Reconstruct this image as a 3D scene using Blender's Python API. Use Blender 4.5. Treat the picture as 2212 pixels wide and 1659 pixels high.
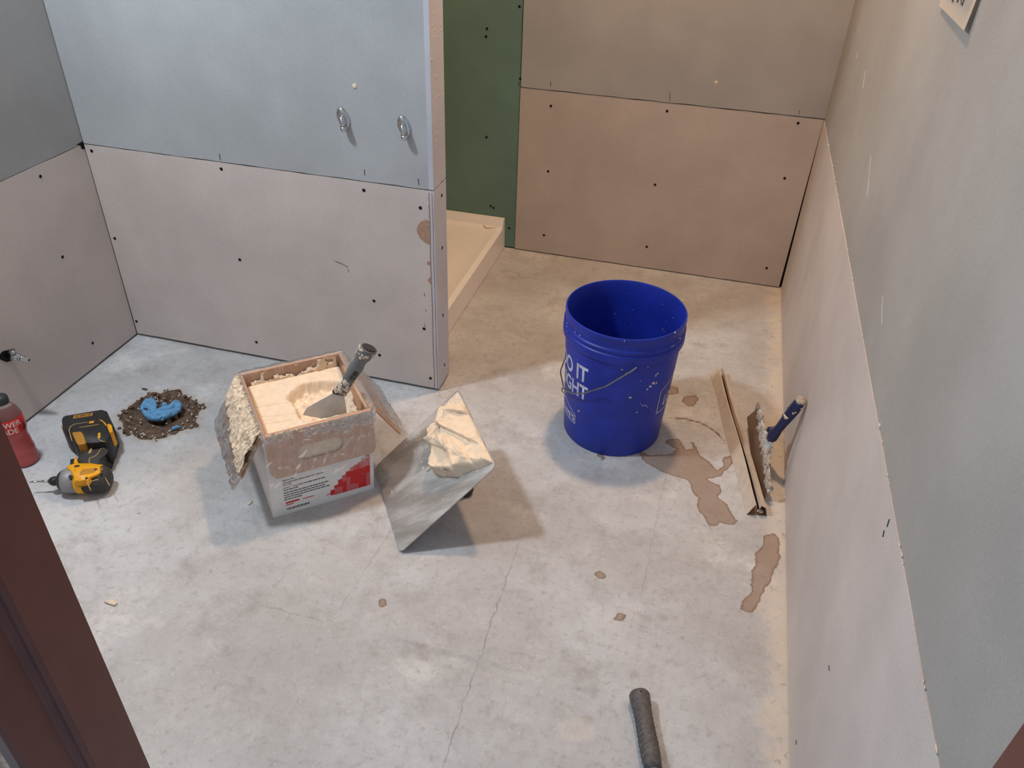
import bpy, bmesh, math, random
import numpy as np
from mathutils import Vector, Matrix, noise

for o in list(bpy.data.objects): bpy.data.objects.remove(o)
S = bpy.context.scene
C = S.collection
random.seed(7)
PI = math.pi

# ------------------------------------------------------------------ camera, world, lights, exposure
cam_d = bpy.data.cameras.new('camera'); cam = bpy.data.objects.new('camera', cam_d); C.objects.link(cam)
cam_d.sensor_width = 36.0; cam_d.lens = 27.945; cam_d.clip_start = 0.02; cam_d.clip_end = 50
rt = Vector((0.96506689, 0.26013985, 0.03119554)); dn = Vector((0.17489028, -0.55095417, -0.81600422)); fw = Vector((-0.1950879, 0.79295445, -0.57720356))
cam.matrix_world = Matrix(((rt.x, -dn.x, -fw.x, 0.0), (rt.y, -dn.y, -fw.y, 0.0), (rt.z, -dn.z, -fw.z, 1.345), (0, 0, 0, 1)))
S.camera = cam
W = bpy.data.worlds.new('world'); S.world = W; W.use_nodes = True
W.node_tree.nodes['Background'].inputs[0].default_value = (0.52, 0.75, 1.0, 1)
W.node_tree.nodes['Background'].inputs[1].default_value = 0.58
def area(name, loc, size, energy, col, target):
    d = bpy.data.lights.new(name, 'AREA'); d.shape = 'DISK'; d.size = size; d.energy = energy; d.color = col
    o = bpy.data.objects.new(name, d); C.objects.link(o); o.location = loc
    o.rotation_euler = (Vector(target) - Vector(loc)).to_track_quat('-Z', 'Y').to_euler()
    return o
area('cool_wall_lamp', (-1.49, 1.02, 2.15), 0.18, 24.0, (0.88, 0.945, 1.0), (-0.75, 1.1, 0.3))
area('warm_ceiling_lamp', (-0.20, 2.12, 2.42), 0.16, 26.0, (1.0, 0.63, 0.36), (-0.20, 2.10, 0.0))
S.view_settings.view_transform = 'Standard'; S.view_settings.look = 'None'
S.view_settings.gamma = 1.0; S.view_settings.use_curve_mapping = False
S.view_settings.exposure = 0.0

# ------------------------------------------------------------------ materials
def s2l(c):
    return tuple((x / 12.92 if x <= 0.04045 else ((x + 0.055) / 1.055) ** 2.4) for x in [v / 255 for v in c])
class NT:
    def __init__(self, name):
        self.m = bpy.data.materials.new(name); self.m.use_nodes = True
        self.t = self.m.node_tree; self.b = self.t.nodes['Principled BSDF']
    def n(self, typ, **kw):
        x = self.t.nodes.new(typ)
        for k, v in kw.items(): setattr(x, k, v)
        return x
    def l(self, a, b): self.t.links.new(a, b)
    def val(self, sock, v):
        if hasattr(v, 'is_linked') or hasattr(v, 'links'): self.l(v, sock)
        else: sock.default_value = v
    def coord(self, kind='Object'): return self.n('ShaderNodeTexCoord').outputs[kind]
    def noise(self, vec, scale, detail=4, rough=0.6, out='Fac'):
        x = self.n('ShaderNodeTexNoise'); x.inputs['Scale'].default_value = scale; x.inputs['Detail'].default_value = detail
        x.inputs['Roughness'].default_value = rough; self.l(vec, x.inputs['Vector']); return x.outputs[out]
    def math(self, op, a, b=0.0, c=None, clamp=False):
        x = self.n('ShaderNodeMath', operation=op); x.use_clamp = clamp
        self.val(x.inputs[0], a); self.val(x.inputs[1], b)
        if c is not None: self.val(x.inputs[2], c)
        return x.outputs[0]
    def ramp(self, v, a, b, lo=0.0, hi=1.0, smooth=True):
        x = self.n('ShaderNodeMapRange'); x.interpolation_type = 'SMOOTHSTEP' if smooth else 'LINEAR'
        self.val(x.inputs[0], v); x.inputs[1].default_value = a; x.inputs[2].default_value = b
        x.inputs[3].default_value = lo; x.inputs[4].default_value = hi; return x.outputs[0]
    def mix(self, f, a, b, mode='MIX'):
        x = self.n('ShaderNodeMix', data_type='RGBA', blend_type=mode)
        self.val(x.inputs[0], f)
        for i, v in ((6, a), (7, b)):
            if isinstance(v, tuple): x.inputs[i].default_value = v if len(v) == 4 else v + (1,)
            else: self.l(v, x.inputs[i])
        return x.outputs[2]
    def bump(self, h, strength=0.3, dist=0.002):
        x = self.n('ShaderNodeBump'); x.inputs['Strength'].default_value = strength; x.inputs['Distance'].default_value = dist
        self.l(h, x.inputs['Height']); self.l(x.outputs[0], self.b.inputs['Normal'])
    def set(self, col=None, rough=None, metal=None, spec=None):
        if col is not None:
            if isinstance(col, tuple): self.b.inputs['Base Color'].default_value = col + (1,)
            else: self.l(col, self.b.inputs['Base Color'])
        if rough is not None: self.val(self.b.inputs['Roughness'], rough)
        if metal is not None: self.val(self.b.inputs['Metallic'], metal)
        if spec is not None: self.b.inputs['Specular IOR Level'].default_value = spec
        return self
def simple(name, rgb, rough=0.6, metal=0.0, var=0.12, scale=40, bump=0.15, bscale=300, bdist=0.0008, spec=0.4):
    k = NT(name); v = k.coord(); c = s2l(rgb)
    f = k.ramp(k.noise(v, scale, 5), 0.3, 0.7)
    a = tuple(x * (1 - var) for x in c); b = tuple(min(1, x * (1 + var)) for x in c)
    k.set(k.mix(f, a, b), rough, metal, spec)
    k.bump(k.noise(v, bscale, 3), bump, bdist)
    return k.m
def drywall(name, rgb, spec=0.25):
    k = NT(name); v = k.coord(); c = s2l(rgb)
    f1 = k.noise(v, 3.0, 3); f2 = k.noise(v, 420, 2)
    f = k.math('ADD', k.math('MULTIPLY', f1, 0.6), k.math('MULTIPLY', f2, 0.4))
    a = tuple(x * 0.9 for x in c); b = tuple(min(1, x * 1.1) for x in c)
    col = k.mix(k.ramp(f, 0.35, 0.65), a, b)
    speck = k.ramp(k.noise(v, 260, 2, 0.5), 0.74, 0.80)
    col = k.mix(k.math('MULTIPLY', speck, 0.35), col, tuple(x * 0.5 for x in c))
    k.set(col, 0.75, 0, spec); k.bump(k.noise(v, 330, 4, 0.7), 0.22, 0.0012)
    return k.m
M = {}
M['dw_blue'] = drywall('blue_grey_drywall_paper', (176, 180, 184))
M['dw_grey'] = drywall('grey_drywall_paper', (170, 171, 171))
M['dw_warm'] = drywall('warm_grey_drywall_paper', (206, 196, 191))
M['dw_right'] = drywall('pale_grey_drywall_paper', (170, 166, 162))
M['dw_tan'] = drywall('tan_grey_drywall_paper', (200, 188, 181))
M['dw_tan2'] = drywall('grey_tan_drywall_paper', (178, 176, 176))
M['dw_green'] = drywall('green_moisture_drywall_paper', (112, 142, 132))
M['dw_lilac'] = drywall('lilac_drywall_edge', (196, 198, 208), 0.5)
M['gypsum'] = simple('gypsum_core', (214, 206, 196), 0.85)
M['dark_gap'] = simple('dark_stud_cavity', (42, 36, 32), 0.9)
M['torn'] = simple('torn_brown_paper', (176, 142, 122), 0.9, var=0.15, scale=120)
M['pencil'] = simple('pencil_graphite', (70, 66, 64), 0.7)
M['screw'] = simple('black_phosphate_screw', (22, 20, 20), 0.5, 0.3)
M['ceiling'] = simple('ceiling_paper', (205, 205, 203), 0.85)
M['frame'] = simple('brown_painted_door_frame', (104, 56, 46), 0.42, 0.0, 0.1, 14, 0.12, 160)
M['frame_pale'] = simple('pale_brown_frame_return', (128, 98, 86), 0.6)
M['acrylic'] = simple('cream_acrylic', (242, 238, 236), 0.32, var=0.02, bump=0.02)
M['chrome'] = simple('chrome_plating', (205, 210, 212), 0.16, 1.0, 0.05, 60, 0.1, 120)
M['white_poly'] = simple('white_plastic', (222, 224, 224), 0.35)
M['cavity'] = simple('hole_black', (14, 12, 11), 0.95)
M['paper'] = simple('note_paper', (222, 216, 208), 0.8, var=0.02, bump=0.03)
M['ink'] = simple('pen_ink', (78, 74, 76), 0.6)
M['carton'] = simple('white_carton', (240, 238, 236), 0.55, var=0.03, bump=0.05)
M['kraft'] = simple('kraft_cardboard', (186, 146, 120), 0.8, var=0.06, scale=80, bump=0.1)  # kraft board toned down, carrying the shade inside the carton in its colour
M['kraft_edge'] = simple('cardboard_edge', (214, 184, 158), 0.85)
M['print_red'] = simple('red_print', (214, 44, 48), 0.5, var=0.05)
M['print_red2'] = simple('pale_red_print', (214, 104, 106), 0.5, var=0.08)
M['print_black'] = simple('black_print', (92, 87, 86), 0.6)
M['compound'] = simple('joint_compound_cream', (234, 214, 189), 0.62, var=0.06, scale=60, bump=0.25, bscale=240, bdist=0.0012)
M['compound_dry'] = simple('dried_compound', (226, 210, 190), 0.8, var=0.12, scale=120, bump=0.4)
M['compound_grey'] = simple('greyed_dry_compound', (176, 166, 154), 0.8, var=0.25, scale=90, bump=0.4)
M['steel'] = simple('blade_steel', (206, 211, 215), 0.38, 0.1, 0.08, 30, 0.1, 90)
M['blade_brown'] = simple('worn_blade_steel', (150, 128, 112), 0.42, 0.7, 0.10, 30, 0.1, 90)
M['rubber_grey'] = simple('grey_rubber_grip', (116, 118, 118), 0.65)
M['rubber_black'] = simple('black_rubber', (58, 56, 57), 0.58, var=0.25, scale=90, bump=0.4, bscale=160)
M['hammer_rubber'] = simple('worn_hammer_rubber', (92, 88, 88), 0.6, var=0.3, scale=120, bump=0.4, bscale=160)
M['kraft_lit'] = simple('lit_kraft_flap', (212, 172, 150), 0.8, var=0.06, scale=80, bump=0.1)  # same kraft board, lightened so the front flap looks lit
M['handle_blue'] = simple('navy_soft_grip', (34, 42, 84), 0.42)
M['alu'] = simple('aluminium_trim', (216, 202, 186), 0.5, 0.12, 0.08, 40)
M['wire'] = simple('galvanised_wire', (150, 150, 144), 0.35, 0.9)
M['white_print'] = simple('white_screen_print', (200, 206, 222), 0.5, var=0.06)
M['yellow'] = simple('yellow_tool_plastic', (236, 168, 24), 0.42, var=0.05, bump=0.05)
M['yellow_dull'] = simple('dull_yellow_plastic', (186, 132, 50), 0.5, var=0.08)
M['tool_black'] = simple('black_tool_plastic', (44, 43, 43), 0.5, var=0.15)
M['tool_rubber'] = simple('charcoal_overmould', (62, 61, 60), 0.7, var=0.12)
M['tool_grey'] = simple('grey_gearcase', (150, 151, 154), 0.5, 0.25, 0.05)
M['gold_line'] = simple('tan_piping', (196, 162, 104), 0.6)
M['rag'] = simple('blue_cloth', (104, 158, 200), 0.85, var=0.12, scale=120, bump=0.3, bscale=500)
M['soil'] = simple('damp_soil', (104, 84, 70), 0.95, var=0.4, scale=70, bump=0.9, bscale=160, bdist=0.004)
M['chips'] = simple('pale_rubble', (206, 194, 178), 0.9, var=0.15)
M['cap'] = simple('black_bottle_cap', (52, 54, 60), 0.5)
M['label_red'] = simple('red_bottle_label', (206, 44, 44), 0.4, var=0.04)
M['label_white'] = simple('white_label_letters', (236, 216, 212), 0.5)
M['caulk'] = simple('caulk_strand', (206, 190, 166), 0.6)
M['plaster'] = simple('broken_plaster', (196, 156, 136), 0.95, var=0.35, scale=60, bump=0.9, bscale=90, bdist=0.004)

k = NT('blue_bucket_plastic'); v = k.coord(); c = s2l((30, 52, 168))
f = k.ramp(k.noise(v, 14, 5), 0.3, 0.75)
col = k.mix(f, tuple(x * 0.85 for x in c), tuple(min(1, x * 1.15) for x in c))
dust = k.ramp(k.noise(v, 120, 4, 0.75), 0.64, 0.78, 0, 0.10)
k.set(k.mix(dust, col, s2l((150, 158, 196))), 0.46, 0, 0.4); k.bump(k.noise(v, 200, 2), 0.04, 0.0006); M['bucket'] = k.m

k = NT('scuffed_hawk_aluminium'); v = k.coord()
mp = k.n('ShaderNodeMapping'); mp.inputs['Scale'].default_value = (3.5, 14, 1); mp.inputs['Rotation'].default_value = (0, 0, 0.25); k.l(v, mp.inputs[0])
f = k.ramp(k.noise(mp.outputs[0], 1.6, 6, 0.65), 0.35, 0.68)
g = k.ramp(k.noise(v, 42, 5, 0.7), 0.55, 0.75)
col = k.mix(f, s2l((156, 153, 149)), s2l((200, 199, 197)))
col = k.mix(k.math('MULTIPLY', g, 0.35), col, s2l((208, 203, 196)))
k.set(col, k.ramp(f, 0, 1, 0.36, 0.52), 0.22, 0.4); k.bump(k.noise(mp.outputs[0], 9, 4), 0.08, 0.001); M['hawk'] = k.m

k = NT('clear_plastic_film'); v = k.coord(); nt = k.t
tr = k.n('ShaderNodeBsdfTransparent'); df = k.n('ShaderNodeBsdfDiffuse'); df.inputs[0].default_value = (0.86, 0.80, 0.74, 1)
gl = k.n('ShaderNodeBsdfGlossy'); gl.inputs['Roughness'].default_value = 0.22
ms = k.n('ShaderNodeMixShader'); ms2 = k.n('ShaderNodeMixShader')
mpf = k.n('ShaderNodeMapping'); mpf.inputs['Scale'].default_value = (1.0, 1.0, 0.35); k.l(v, mpf.inputs[0])
rdg_ = k.math('SUBTRACT', 1.0, k.math('MULTIPLY', k.math('ABSOLUTE', k.math('SUBTRACT', k.noise(mpf.outputs[0], 42, 4, 0.6), 0.5)), 7.0), clamp=True)
fold = k.math('ADD', 0.07, k.math('MULTIPLY', k.math('POWER', rdg_, 2.5), 0.24))
k.l(fold, ms.inputs[0]); k.l(tr.outputs[0], ms.inputs[1]); k.l(df.outputs[0], ms.inputs[2])
lw = k.n('ShaderNodeLayerWeight'); lw.inputs[0].default_value = 0.25
k.l(k.math('MULTIPLY', lw.outputs['Fresnel'], 0.75), ms2.inputs[0]); k.l(ms.outputs[0], ms2.inputs[1]); k.l(gl.outputs[0], ms2.inputs[2])
k.l(ms2.outputs[0], nt.nodes['Material Output'].inputs[0]); M['film'] = k.m

def glassy(name, col, trans, rough=0.05, ior=1.35):
    k = NT(name); k.b.inputs['Base Color'].default_value = col + (1,); k.b.inputs['Roughness'].default_value = rough
    k.b.inputs['Transmission Weight'].default_value = trans; k.b.inputs['IOR'].default_value = ior; return k.m
M['pet'] = glassy('clear_bottle_plastic', (0.92, 0.88, 0.88), 0.9, 0.08, 1.2)
M['drink'] = glassy('red_drink', (0.72, 0.035, 0.04), 0.0, 0.2, 1.33)

# floor: concrete with traced damp stains (an attribute) and old tile lines
def line_mask(k, px, py, p, q, w):
    dx, dy = q[0] - p[0], q[1] - p[1]; L = math.hypot(dx, dy); dx /= L; dy /= L
    d = k.math('ADD', k.math('ADD', k.math('MULTIPLY', px, -dy), k.math('MULTIPLY', py, dx)), p[0] * dy - p[1] * dx)
    s = k.math('ADD', k.math('ADD', k.math('MULTIPLY', px, dx), k.math('MULTIPLY', py, dy)), -(p[0] * dx + p[1] * dy))
    a = k.ramp(k.math('ABSOLUTE', d), w * 0.4, w * 1.5, 1.0, 0.0)
    b = k.math('MULTIPLY', k.ramp(s, 0.0, 0.05), k.ramp(s, L - 0.05, L, 1.0, 0.0))
    return k.math('MULTIPLY', a, b)
k = NT('bare_concrete'); v = k.coord()
wob = k.noise(v, 26, 3, 0.6, 'Color')
n1 = k.noise(v, 1.7, 5, 0.62); n2 = k.noise(v, 7.0, 7, 0.7); n3 = k.noise(v, 60, 5, 0.7); n4 = k.noise(v, 300, 3, 0.6); n5 = k.noise(v, 8, 11, 0.88)
base = k.mix(k.ramp(n1, 0.36, 0.66), s2l((179, 178, 179)), s2l((201, 205, 210)))
base = k.mix(k.ramp(n2, 0.50, 0.74, 0, 0.62), base, s2l((146, 141, 137)))
base = k.mix(k.ramp(k.noise(v, 4.2, 6, 0.7), 0.53, 0.72, 0, 0.7), base, s2l((222, 221, 220)))
base = k.mix(k.ramp(n3, 0.50, 0.74, 0, 0.62), base, s2l((156, 148, 142)))
base = k.mix(k.ramp(k.noise(v, 150, 3, 0.6), 0.60, 0.74, 0, 0.5), base, s2l((232, 230, 228)))
base = k.mix(k.ramp(n5, 0.49, 0.66, 0, 0.42), base, s2l((150, 146, 145)))
base = k.mix(k.ramp(n5, 0.49, 0.34, 0, 0.34), base, s2l((216, 216, 217)))
base = k.mix(k.ramp(n4, 0.66, 0.74, 0, 0.5), base, s2l((112, 104, 98)))
sx = k.n('ShaderNodeSeparateXYZ'); k.l(v, sx.inputs[0]); px, py = sx.outputs[0], sx.outputs[1]
sw = k.n('ShaderNodeSeparateXYZ'); k.l(wob, sw.inputs[0])
qx = k.math('ADD', px, k.math('MULTIPLY', k.math('SUBTRACT', sw.outputs[0], 0.5), 0.022))
qy = k.math('ADD', py, k.math('MULTIPLY', k.math('SUBTRACT', sw.outputs[1], 0.5), 0.022))
brk = k.ramp(k.noise(v, 20, 4, 0.7), 0.38, 0.58)
LN = [[(-0.2763,1.2641),(-0.2692,0.6697)], [(-0.5677,1.2380),(-0.5877,0.9217)], [(-0.7651,0.9205),(-0.5807,0.9178)], [(-0.5110,0.9207),(-0.1539,0.9176)], [(0.0245,1.6473),(0.0132,1.1429)], [(-0.1349,0.9147),(0.0128,0.9166)], [(-0.5920,0.7810),(-0.5836,0.6943)]]
lm = None
for i, (p, q) in enumerate(LN):
    m_ = line_mask(k, qx, qy, p, q, (0.0017, 0.0015, 0.002, 0.005, 0.0016, 0.006, 0.004)[i])
    m_ = k.math('MULTIPLY', m_, (0.42, 0.34, 0.34, 0.2, 0.25, 0.2, 0.16)[i])
    lm = m_ if lm is None else k.math('MAXIMUM', lm, m_)
lm = k.math('MULTIPLY', lm, k.math('ADD', k.math('MULTIPLY', brk, 0.7), 0.3))
base = k.mix(lm, base, s2l((108, 108, 112)))
# compound dust swept along the right wall
edge = k.ramp(k.math('ADD', px, k.math('MULTIPLY', k.math('SUBTRACT', n2, 0.5), 0.22)), 0.245, 0.30)
base = k.mix(k.math('MULTIPLY', edge, k.ramp(n2, 0.3, 0.6, 0.2, 0.6)), base, s2l((222, 210, 194)))
scuff = k.math('MULTIPLY', k.ramp(px, 0.26, 0.28), k.ramp(k.noise(v, 34, 6, 0.75), 0.58, 0.66))
base = k.mix(k.math('MULTIPLY', scuff, 0.6), base, s2l((140, 132, 124)))
at = k.n('ShaderNodeAttribute'); at.attribute_name = 'stain'
sd = k.math('ADD', at.outputs['Fac'], k.math('MULTIPLY', k.math('SUBTRACT', k.noise(v, 38, 5, 0.65), 0.5), 0.020))
wet = k.ramp(sd, -0.0008, 0.0014)
rim = k.math('MULTIPLY', wet, k.ramp(sd, 0.002, 0.006, 0.5, 0.0))
base = k.mix(k.math('MULTIPLY', wet, 0.70), base, s2l((142, 116, 94)))
base = k.mix(rim, base, s2l((116, 88, 66)))
ap = k.n('ShaderNodeAttribute'); ap.attribute_name = 'pale'
pale = k.ramp(k.math('ADD', ap.outputs['Fac'], k.math('MULTIPLY', k.math('SUBTRACT', k.noise(v, 60, 4, 0.7), 0.5), 0.03)), -0.002, 0.008)
base = k.mix(k.math('MULTIPLY', pale, 0.42), base, s2l((218, 212, 202)))
ad = k.n('ShaderNodeAttribute'); ad.attribute_name = 'dirt'
dirt = k.ramp(k.math('ADD', ad.outputs['Fac'], k.math('MULTIPLY', k.math('SUBTRACT', k.noise(v, 50, 5, 0.75), 0.5), 0.05)), -0.03, 0.012)
base = k.mix(k.math('MULTIPLY', dirt, 0.6), base, s2l((168, 146, 120)))
k.set(base, k.ramp(wet, 0, 1, 0.72, 0.5), 0, 0.35)
hh = k.math('ADD', k.math('MULTIPLY', n3, 0.6), k.math('MULTIPLY', n4, 0.4)); hh = k.math('SUBTRACT', hh, k.math('MULTIPLY', lm, 0.8))
k.bump(hh, 0.5, 0.003); M['concrete'] = k.m

# ------------------------------------------------------------------ mesh helpers
def obj(name, bm, mat, parent=None, loc=None, smooth=False, kind=None):
    me = bpy.data.meshes.new(name)
    if isinstance(bm, bmesh.types.BMesh):
        bm.normal_update(); bm.to_mesh(me); bm.free()
    else:
        me.from_pydata(bm[0], [], bm[1])
    me.materials.append(M[mat])
    if smooth:
        for p in me.polygons: p.use_smooth = True
    o = bpy.data.objects.new(name, me); C.objects.link(o)
    if loc is not None:
        lv = Vector(loc); me.transform(Matrix.Translation(-lv)); o.location = lv
    if parent is not None:
        o.parent = parent
        o.location = (Vector(loc) if loc is not None else Vector((0, 0, 0))) - org(parent)
    if kind: o['kind'] = kind
    return o
def org(o):
    v = Vector(o.location)
    while o.parent: o = o.parent; v += o.location
    return v
def thing(name, label, cat, loc=(0, 0, 0), group=None):
    o = bpy.data.objects.new(name, None); C.objects.link(o); o.location = loc; o.empty_display_size = 0.05
    tag(o, label, cat, group); return o
def tag(o, label, cat, group=None):
    o['label'] = label; o['category'] = cat
    if group: o['group'] = group
    return o
def part(name, bm, mat, parent, smooth=False, label=None, kind=None):
    """bm in world coordinates; the part's origin is its own centre"""
    o = obj(name, bm, mat, None, None, smooth, kind)
    me = o.data
    co = np.empty(len(me.vertices) * 3); me.vertices.foreach_get('co', co); co = co.reshape(-1, 3)
    cv = Vector((co.min(0) + co.max(0)) / 2)
    me.transform(Matrix.Translation(-cv)); o.parent = parent; o.location = cv - org(parent)
    if label: o['label'] = label
    return o
def solo(name, bm, mat, label, cat, smooth=False, kind=None, group=None):
    o = obj(name, bm, mat, None, None, smooth, kind); me = o.data
    co = np.empty(len(me.vertices) * 3); me.vertices.foreach_get('co', co); co = co.reshape(-1, 3)
    b = Vector(((co[:, 0].min() + co[:, 0].max()) / 2, (co[:, 1].min() + co[:, 1].max()) / 2, co[:, 2].min()))
    me.transform(Matrix.Translation(-b)); o.location = b
    return tag(o, label, cat, group)
def box(x0, x1, y0, y1, z0, z1, bev=0, bm=None):
    b2 = bmesh.new()
    vs = [b2.verts.new((x, y, z)) for x in (x0, x1) for y in (y0, y1) for z in (z0, z1)]
    for f in ((0, 1, 3, 2), (4, 6, 7, 5), (0, 4, 5, 1), (2, 3, 7, 6), (0, 2, 6, 4), (1, 5, 7, 3)): b2.faces.new([vs[i] for i in f])
    bmesh.ops.recalc_face_normals(b2, faces=b2.faces)
    if bev: bmesh.ops.bevel(b2, geom=list(b2.edges), offset=bev, segments=2, affect='EDGES', profile=0.5)
    return merge(bm, b2)
def merge(bm, b2):
    if bm is None: return b2
    me = bpy.data.meshes.new('tmp'); b2.to_mesh(me); b2.free(); bm.from_mesh(me); bpy.data.meshes.remove(me); return bm
def xf(bm, mat):
    bmesh.ops.transform(bm, matrix=mat, verts=bm.verts); return bm
def prism(poly, z0, z1, bev=0, seg=2, shrink=None, bm=None):
    """polygon in plan, extruded from z0 to z1; bev rounds the edges"""
    b2 = bmesh.new(); n = len(poly)
    ar = sum(poly[i][0] * poly[(i + 1) % n][1] - poly[(i + 1) % n][0] * poly[i][1] for i in range(n))
    if ar < 0: poly = poly[::-1]
    lo = [b2.verts.new((p[0], p[1], z0)) for p in poly]; hi = [b2.verts.new((p[0], p[1], z1)) for p in poly]
    b2.faces.new(lo[::-1]); b2.faces.new(hi)
    for i in range(n): b2.faces.new((lo[i], lo[(i + 1) % n], hi[(i + 1) % n], hi[i]))
    if bev:
        es = [e for e in b2.edges if abs(e.verts[0].co.z - e.verts[1].co.z) < 1e-6]
        bmesh.ops.bevel(b2, geom=es, offset=bev, segments=seg, affect='EDGES', profile=0.5, clamp_overlap=True)
    return merge(bm, b2)
def frame_of(axis):
    w = Vector(axis).normalized(); u = w.orthogonal().normalized(); return u, w.cross(u), w
def tube(pts, rad, seg=10, bm=None, cap=True, closed=False, flat=None):
    b2 = bmesh.new(); pts = [Vector(p) for p in pts]; n = len(pts); rings = []
    u = None
    for i, p in enumerate(pts):
        a = pts[(i - 1) % n] if (closed or i > 0) else p; b = pts[(i + 1) % n] if (closed or i < n - 1) else p
        t = (b - a).normalized()
        if u is None: u = t.orthogonal().normalized()
        else: u = (u - t * u.dot(t)).normalized()
        w = t.cross(u); r = rad[i] if isinstance(rad, (list, tuple)) else rad
        rings.append([b2.verts.new(p + (u * math.cos(2 * PI * j / seg) + w * math.sin(2 * PI * j / seg)) * r) for j in range(seg)])
    for i in range(n if closed else n - 1):
        A, B = rings[i], rings[(i + 1) % n]
        for j in range(seg): b2.faces.new((A[j], A[(j + 1) % seg], B[(j + 1) % seg], B[j]))
    if cap and not closed:
        b2.faces.new(rings[0][::-1]); b2.faces.new(rings[-1])
    return merge(bm, b2)
def lathe(prof, c, axis=(0, 0, 1), seg=48, bm=None, close=False):
    """prof = [(r, h)] along axis from point c"""
    b2 = bmesh.new(); u, w, ax = frame_of(axis); c = Vector(c); rings = []
    for r, h in prof:
        if r < 1e-6: rings.append([b2.verts.new(c + ax * h)])
        else: rings.append([b2.verts.new(c + ax * h + (u * math.cos(2 * PI * j / seg) + w * math.sin(2 * PI * j / seg)) * r) for j in range(seg)])
    pr = list(zip(rings, rings[1:])) + ([(rings[-1], rings[0])] if close else [])
    for A, B in pr:
        for j in range(seg):
            j2 = (j + 1) % seg
            if len(A) == 1 and len(B) == 1: continue
            if len(A) == 1: b2.faces.new((A[0], B[j2], B[j]))
            elif len(B) == 1: b2.faces.new((A[j], A[j2], B[0]))
            else: b2.faces.new((A[j], A[j2], B[j2], B[j]))
    bmesh.ops.recalc_face_normals(b2, faces=b2.faces)
    return merge(bm, b2)
def blob(bm, c, r, sc=(1, 1, 1), sub=1, jit=0.25, seed=0, rot=None):
    b2 = bmesh.new(); bmesh.ops.create_icosphere(b2, subdivisions=sub, radius=1.0)
    for v in b2.verts:
        d = 1 + jit * noise.noise(v.co * 1.7 + Vector((seed * 3.1, seed * 1.7, seed)))
        v.co = Vector((v.co.x * sc[0], v.co.y * sc[1], v.co.z * sc[2])) * (r * d)
        if rot is not None: v.co = rot @ v.co
        v.co += Vector(c)
    return merge(bm, b2)
def patch(bm, p, nrm, r, flat=0.25, asp=1.3, seed=0):
    """a thin irregular pat of paste lying on a surface with normal nrm"""
    u, w, ax = frame_of(nrm); t = seed * 2.4; a, b = u * math.cos(t) + w * math.sin(t), w * math.cos(t) - u * math.sin(t)
    b2 = bmesh.new(); bmesh.ops.create_icosphere(b2, subdivisions=2, radius=1.0)
    for v in b2.verts:
        k_ = 1 + 0.75 * noise.noise(Vector((v.co.x * 1.6 + seed * 3.1, v.co.y * 1.6 + seed, 0))) + 0.25 * noise.noise(v.co * 4 + Vector((seed, 0, 0)))
        c = v.co.copy(); v.co = Vector(p) + a * (c.x * r * k_ * asp) + b * (c.y * r * k_) + ax * (c.z * r * flat * (1 + .5 * noise.noise(c * 5)))
    return merge(bm, b2)
def sm(t): t = max(0, min(1, t)); return t * t * (3 - 2 * t)
def sdist(poly, X, Y):
    """signed distance (positive inside) of numpy points to a polygon"""
    d = np.full(X.shape, 1e9); ins = np.zeros(X.shape, bool); n = len(poly)
    for i in range(n):
        (x0, y0), (x1, y1) = poly[i][:2], poly[(i + 1) % n][:2]
        ex, ey = x1 - x0, y1 - y0; L = ex * ex + ey * ey + 1e-12
        t = np.clip(((X - x0) * ex + (Y - y0) * ey) / L, 0, 1)
        d = np.minimum(d, np.hypot(X - x0 - t * ex, Y - y0 - t * ey))
        cond = ((y0 > Y) != (y1 > Y))
        xi = x0 + (Y - y0) * ex / (ey if abs(ey) > 1e-9 else 1e-9)
        ins ^= cond & (X < xi)
    return np.where(ins, d, -d)
def pdist(line, X, Y):
    d = np.full(X.shape, 1e9)
    for (x0, y0), (x1, y1) in zip(line, line[1:]):
        ex, ey = x1 - x0, y1 - y0; L = ex * ex + ey * ey + 1e-12
        t = np.clip(((X - x0) * ex + (Y - y0) * ey) / L, 0, 1)
        d = np.minimum(d, np.hypot(X - x0 - t * ex, Y - y0 - t * ey))
    return d
def fbm(x, y, z=0.0, oct=4, lac=2.0, g=0.5):
    a, s, t = 1.0, 0.0, 0.0
    for i in range(oct):
        s += a * noise.noise((x, y, z + i * 7.3)); t += a; x *= lac; y *= lac; a *= g
    return s / t
def text_bm(s, height, sx=1.0, bold=0.0, step=None, align='LEFT'):
    cu = bpy.data.curves.new('txt', 'FONT'); cu.body = s; cu.size = height / 0.73; cu.offset = bold * height; cu.align_x = align; cu.resolution_u = 4
    o = bpy.data.objects.new('txt', cu); C.objects.link(o)
    dg = bpy.context.evaluated_depsgraph_get(); me = bpy.data.meshes.new_from_object(o.evaluated_get(dg))
    bm = bmesh.new(); bm.from_mesh(me); bpy.data.objects.remove(o); bpy.data.curves.remove(cu); bpy.data.meshes.remove(me)
    bmesh.ops.remove_doubles(bm, verts=bm.verts, dist=1e-6)
    for v in bm.verts: v.co.x *= sx
    if step:
        xs = [v.co.x for v in bm.verts]; x = min(xs) + step
        while x < max(xs):
            bmesh.ops.bisect_plane(bm, geom=list(bm.verts) + list(bm.edges) + list(bm.faces), plane_co=(x, 0, 0), plane_no=(1, 0, 0)); x += step
    return bm

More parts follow.
